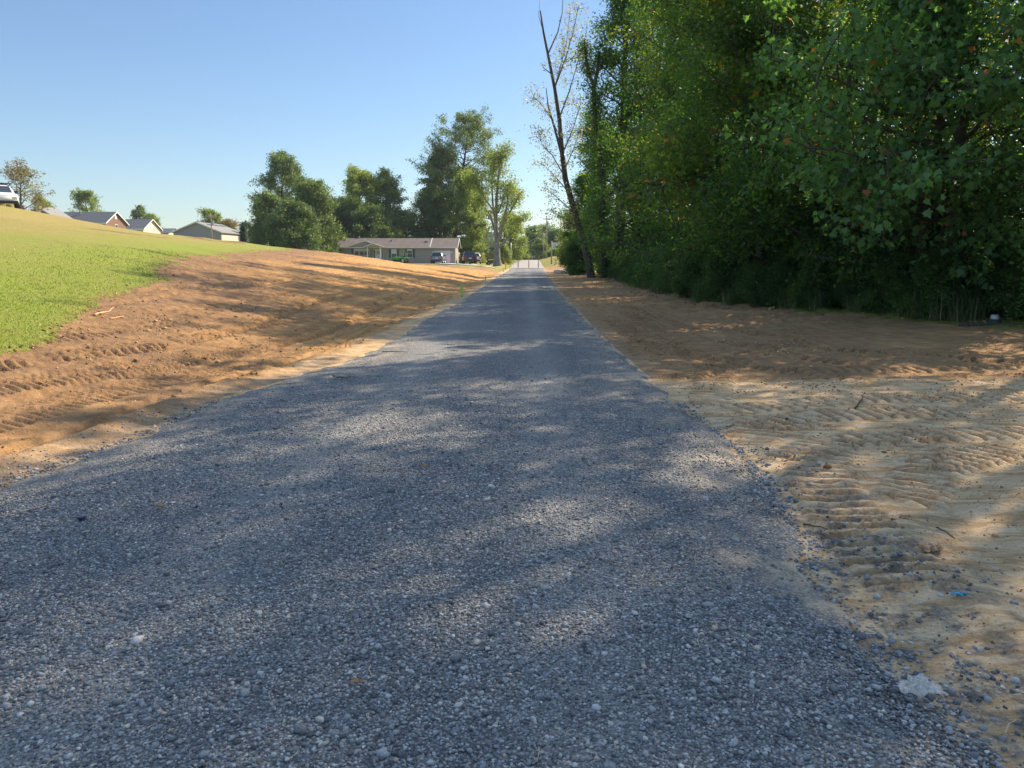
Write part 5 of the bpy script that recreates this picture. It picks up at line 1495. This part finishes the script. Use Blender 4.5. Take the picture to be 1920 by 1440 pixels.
stake(910, 531, 518, gy(910, 531), 'st_lime', 'lime yellow survey stake, second from the near green one on the left verge', .06, .06)
stake(944, 511, 502, 84, 'st_lime', 'pale yellow survey stake near the end of the gravel on the left', .09)
stake(948, 502, 490, 104, 'st_orange', 'orange survey stake beside the far lawn', .10)
stake(902, 502, 497, 98, 'st_lime', 'short pale stake in front of the dark pickup truck', .09)
stake(955, 500, 493, 112, 'st_lime', 'small pale stake right of the orange stake', .08, .3)
stake(840, 493, 482, 112, 'st_pink', 'pink stake standing before the white garage door', .14)
sp = hit(1797, 600, 5)
stake(1797, 589, 571, 19.0, 'st_teal', 'teal green marker stake among the weeds on the right', .04)
# three red posts across the end of the new surface
for px, lab in ((971.5, 'leftmost of the three red steel posts across the road'), (991.5, 'middle one of the three red steel posts across the road'), (1009.5, 'rightmost of the three red steel posts across the road')):
    b = at(px, 501, 122); z0 = float(road_rise(122)) + .02
    o = empty('gate_post', (b.x, 122, z0), 0, lab, 'post', 'red posts across the road')
    hgt = at(px, 488.5, 122).z - z0
    MB().tube([(0, 0, -.1), (0, 0, hgt)], .065, 10).build('shaft', M['rust'], o, True)
    MB().tube([(0, 0, hgt), (0, 0, hgt + .04)], .08, 10).build('cap', M['rust'], o)
def post(px, base, top, Y_, r_, mat, label, name='fence_post', cat='post', zb=None):
    b = at(px, base, Y_); z0 = gz(b.x, Y_)
    hgt = at(px, top, Y_).z - z0
    o = empty(name, (b.x, Y_, z0), 0, label, cat)
    MB().tube([(0, 0, -.3), (0, 0, hgt * .5), (0, 0, hgt)], [r_, r_ * .93, r_ * .85], 8).build('shaft', M[mat], o, True)
    return o, hgt
o, hgt = post(1069, 515, 478, 92, .05, 'rust', 'rusty steel post beside the pale rocks at the right of the road')
MB().box(-.2, .2, -.02, .02, hgt - .55, hgt - .1).build('sign_plate', M['rust'], o)
o, hgt = post(1041, 500, 482, 126, .04, 'steel', 'thin grey post on the right far lawn')
# utility poles
def upole(px, top, Y_, r_, label, arm=True, mat='wood'):
    b = at(px, 485, Y_); z0 = gz(b.x, Y_)
    hgt = at(px, top, Y_).z - z0
    o = empty('utility_pole', (b.x, Y_, z0), 0, label, 'pole')
    MB().tube([(0, 0, -.3), (0, 0, hgt)], [r_, r_ * .65], 10).build('shaft', M[mat], o, True)
    if arm:
        MB().box(-.9, .9, r_ * .8, r_ * .8 + .1, hgt - .7, hgt - .58).build('crossarm', M[mat], o)
        mb = MB()
        for xx in (-.8, -.3, .3, .8): MB().tube([(xx, r_ * .8 + .05, hgt - .58), (xx, r_ * .8 + .05, hgt - .42)], .04, 6).build('insulator', M['lampglass'], o)
        pass
        MB().tube([(.28, 0, hgt - 2.0), (.28, 0, hgt - 1.2)], .2, 10).build('transformer', M['steel'], o)
    return b.x, Y_, z0 + hgt
A = upole(1024.5, 405, 178, .17, 'tallest wooden utility pole with transformer at the far end of the road')
B = upole(1019, 438, 196, .15, 'shorter utility pole just left of the tallest pole', False)
C_ = upole(1034, 452, 142, .14, 'pale wooden pole on the right lawn before the tallest pole', False)
D = upole(958, 455, 160, .12, 'pale grey pole on the far lawn right of the lopped maple', False, 'steel')
E_ = upole(400, 399, 128, .10, 'thin utility pole in front of the grey barn')
G = upole(1058, 440, 150, .13, 'wooden pole in front of the blue roofed house', False)
def wire(a, b, sag, label, r_=.018):
    a, b = Vector(a), Vector(b); pts = []
    for k in range(15):
        t_ = k / 14; q_ = a.lerp(b, t_); q_.z -= sag * 4 * t_ * (1 - t_); pts.append(q_ - a)
    o = MB().tube(pts, r_, 5).build('power_line', simple_wire, None, True); o.location = a
    tag(o, label, 'wire')
simple_wire = simple('cable_black', (.06, .06, .065), .6)
wire((A[0], A[1], A[2] - .5), tuple(at(1130, 392, 150)), .8, 'power line running from the tallest pole into the wood')
wire((A[0], A[1], A[2] - 3.0), (D[0], D[1], D[2] - .4), 1.0, 'slack service wire sagging between the tallest pole and the pale grey pole', .03)
wire((E_[0], E_[1], E_[2] - .5), tuple(at(492, 419, 140)), .4, 'thin power line from the hill pole to the clump of trees')

# ------------------------------------------------------------------ pale rocks at the culvert, soil heap
rgp = np.random.default_rng(77)
n = 420
xs = rgp.uniform(3.2, 7.0, n); ysr = 76 + (xs - 3.2) * .6 + rgp.uniform(0, 11, n)
tag(stones('rock_pile', np.stack([xs, ysr, terrain(xs, ysr) + rgp.uniform(0, .25, n)], 1), rgp.uniform(.10, .26, n), simple('pale_limestone', (.46, .42, .37), .85, var=.2), (.5, .9), 12), 'bank of pale broken rocks beside the road by the rusty post', 'rocks', kind='stuff')

# log and capped pipe at the right of the wood
lp = hit(1863, 620, 5)
o = empty('timber_kerb', (10.1, 16.55, gz(10.1, 16.55)), math.radians(-4), 'low dark timber lying along the wood edge at the right border', 'timber')
MB().box(-.8, 3.2, -.07, .07, -.08, .055).build('beam', M['bark'], o, bevel=.02)
b = at(1864, 606, 17.0)
o = empty('capped_pipe', (b.x, 17.0, gz(b.x, 17.0)), 0, 'short dark pipe with pale grey cap behind the timber on the right', 'pipe')
MB().tube([(0, 0, -.1), (0, 0, .09)], [.14, .13], 14).build('pipe', M['plastic'], o, True)
MB().tube([(0, 0, .09), (0, 0, .12), (0, 0, .19), (0, 0, .20)], [.09, .09, .078, .06], 14).build('cap', M['steel'], o, True)

# ------------------------------------------------------------------ litter and sticks
def onroad(px, py, z=.045):
    d = cam_ray(px, py); t_ = (z - EYE) / d[2]
    return Vector((d[0] * t_, d[1] * t_, z))
def ground_pt(px, py):
    q_ = hit(px, py, 1.2, 60); z = float(lookup_z(np.array([q_.x]), np.array([q_.y]))[0])
    return Vector((q_.x, q_.y, z))
def crumpled(name, p, size, mat, label, cat, seed, n=14, amp=.35, aspect=.7, th=.002, rz=0):
    rgn = np.random.default_rng(seed)
    X_, Y_ = np.meshgrid(np.linspace(-1, 1, n), np.linspace(-1, 1, n), indexing='ij')
    ang = np.arctan2(Y_, X_); rad = np.maximum(np.abs(X_), np.abs(Y_))
    wob = 1 + .28 * np.sin(ang * 3 + seed) + .15 * np.sin(ang * 7 + 2 * seed)
    x = np.cos(ang) * rad * wob * size; y = np.sin(ang) * rad * wob * size * aspect
    z = (fbm(X_ * 2.2 + seed, Y_ * 2.2, seed, 3, .6)) * amp * size + rgn.uniform(0, .05, X_.shape) * size
    z = z - z.min() + .004
    V = np.stack([x.ravel(), y.ravel(), z.ravel()], 1)
    i = np.arange(n - 1)[:, None]; j = np.arange(n - 1)[None]
    q = np.stack([i * n + j, i * n + j + 1, (i + 1) * n + j + 1, (i + 1) * n + j], -1).reshape(-1, 4)
    o = mesh_np(name, V, q, np.full(len(q), 4), mat)
    sm = o.modifiers.new('thick', 'SOLIDIFY'); sm.thickness = th
    o.location = p; o.rotation_euler = (0, 0, rz)
    return tag(o, label, cat)
def film_mat():
    m, n, b, o = new_mat('clear_plastic_film')
    t = tex_noise(n, 60, 5, .7, N(n, 'ShaderNodeTexCoord').outputs['Object'])
    b.inputs['Base Color'].default_value = (.72, .68, .62, 1); b.inputs['Roughness'].default_value = .25
    tr = N(n, 'ShaderNodeBsdfTransparent'); mx = N(n, 'ShaderNodeMixShader')
    L(n, ramp(n, t.outputs[0], [(.38, .25), (.62, .85)]).outputs[0], mx.inputs[0]); L(n, tr.outputs[0], mx.inputs[1]); L(n, b.outputs[0], mx.inputs[2]); L(n, mx.outputs[0], o.inputs[0])
    bump(n, t.outputs[0], .6, .01, b)
    return m
p = onroad(1722, 1300, .03)
crumpled('plastic_bag', p, .064, film_mat(), 'crumpled clear plastic bag on the gravel at the right edge of the road', 'plastic bag', 4, amp=1.0, aspect=.75)
p = ground_pt(1795, 1137); p.z += .004
crumpled('foil_wrapper', p, .036, simple('blue_foil', (.03, .38, .58), .25, .4, var=.35, scale=60), 'bright blue foil wrapper on the brown clay', 'wrapper', 9, amp=.75, aspect=.35, th=.001)
p = ground_pt(1752, 1044)
crumpled('dead_leaf', p, .055, M['dryleaf'], 'curled brown dead leaf on the clay above the blue wrapper', 'leaf', 6, amp=.9, aspect=.5, th=.001, rz=.4)
p = ground_pt(1698, 978); 
crumpled('dead_leaf', p, .03, M['dryleaf'], 'small dark dead leaf on the sunlit clay further up', 'leaf', 8, amp=.9, aspect=.4, th=.001)
for (px, py, s_, lab) in ((795, 875, .03, 'small brown leaf on the middle of the shaded road'), (300, 952, .03, 'tan leaf scrap on the left part of the road'), (668, 1280, .022, 'brown leaf scrap on the road near the picture bottom'), (828, 1143, .018, 'pale leaf scrap upright in the road centre')):
    crumpled('dead_leaf', onroad(px, py, .05), s_, M['dryleaf'], lab, 'leaf', int(px), amp=.8, aspect=.5, th=.001)
p = onroad(153, 972, .05)
mb = MB().tube([(0, 0, 0), (0, 0, .012), (0, 0, .014)], [.022, .021, .016], 14)
tag(mb.build('bottle_cap', simple('navy_cap', (.02, .03, .09), .35), None, True), 'dark blue bottle cap on the gravel at the far left', 'bottle cap').location = p
def stick(pts, r_, mat, label, name='stick', ground=False):
    f = ground_pt if ground else onroad
    P_ = [f(*q_) for q_ in pts]; o0 = P_[0].copy()
    for q_ in P_: q_.z += r_ * .8
    P2 = []
    for a, b in zip(P_[:-1], P_[1:]):
        for k in range(4):
            q_ = a.lerp(b, k / 4) + Vector((random.uniform(-r_, r_), random.uniform(-r_, r_), random.uniform(0, r_))); P2.append(q_)
    P2.append(P_[-1])
    rr = np.linspace(r_, r_ * .4, len(P2))
    o = MB().tube([q_ - o0 for q_ in P2], list(rr), 6).build(name, M[mat], None, True)
    o.location = o0
    tag(o, label, 'stick' if name == 'stick' else 'straw')
stick([(624, 708), (640, 711), (655, 709), (668, 711)], .018, 'deadwood', 'crooked tan stick lying on the left edge of the road')
stick([(1120, 1045), (1140, 1052), (1160, 1058), (1185, 1063)], .004, 'deadwood', 'thin twig on the road right of centre')
stick([(178, 594), (195, 590), (205, 588), (213, 579)], .018, 'root', 'pale orange branch lying at the edge of the mown grass', ground=True)
stick([(205, 600), (222, 598), (232, 595)], .012, 'root', 'short reddish branch on the dark soil beside the longer pale one', ground=True)
stick([(716, 661), (740, 660), (765, 661)], .008, 'bark', 'long thin twig across the left side of the road')
stick([(1755, 990), (1775, 998), (1790, 1012)], .004, 'bark', 'thin dark twig on the sunlit clay at the right', ground=True)
stick([(1605, 768), (1616, 752), (1618, 742)], .008, 'bark', 'dark bent twig on the pale clay band', ground=True)
stick([(1508, 985), (1530, 992), (1548, 1000)], .006, 'bark', 'twig on the edge of the clay beside the track prints', ground=True)
STR = [((80, 1440), (128, 1404)), ((695, 1246), (697, 1266)), ((1010, 1400), (1008, 1425)), ((1304, 1040), (1306, 1058)), ((1310, 1196), (1312, 1214)), ((1905, 1350), (1885, 1375)), ((1206, 1080), (1210, 1070)), ((148, 1168), (149, 1182)), ((505, 1298), (508, 1312)), ((560, 1405), (545, 1420)), ((1095, 1408), (1114, 1412)), ((755, 1424), (760, 1436)), ((640, 1148), (668, 1144)), ((1060, 1380), (1075, 1366)), ((915, 1225), (935, 1218)), ((330, 1110), (350, 1104)), ((1390, 1210), (1402, 1205)), ((1180, 1290), (1192, 1296)), ((228, 1255), (246, 1246)), ((420, 1180), (437, 1187))]
for i_, (a, b) in enumerate(STR):
    o0 = onroad(*a, .055); b1 = onroad(*b, .055 + random.uniform(0, .02)); m_ = o0.lerp(b1, .5) + Vector((random.uniform(-.01, .01), 0, random.uniform(0, .012)))
    o = MB().tube([Vector((0, 0, 0)), m_ - o0, b1 - o0], [.0012, .0014, .0008], 4).build('straw', M['straw'], None)
    o.location = o0
    tag(o, 'thin pale piece of dry straw lying on the gravel road', 'straw', 'pieces of straw on the road')

# ------------------------------------------------------------------ thin air haze
m = bpy.data.materials.new('haze_air'); m.use_nodes = True
n = m.node_tree; n.nodes.remove(n.nodes['Principled BSDF'])
pv = n.nodes.new('ShaderNodeVolumePrincipled'); pv.inputs['Color'].default_value = (.74, .87, 1.0, 1); pv.inputs['Density'].default_value = .0002
pv.inputs['Anisotropy'].default_value = .2
n.links.new(pv.outputs[0], n.nodes['Material Output'].inputs['Volume'])
tag(MB().box(-1000, 1000, -1000, 1000, -6, 40).build('haze', m), kind='stuff')
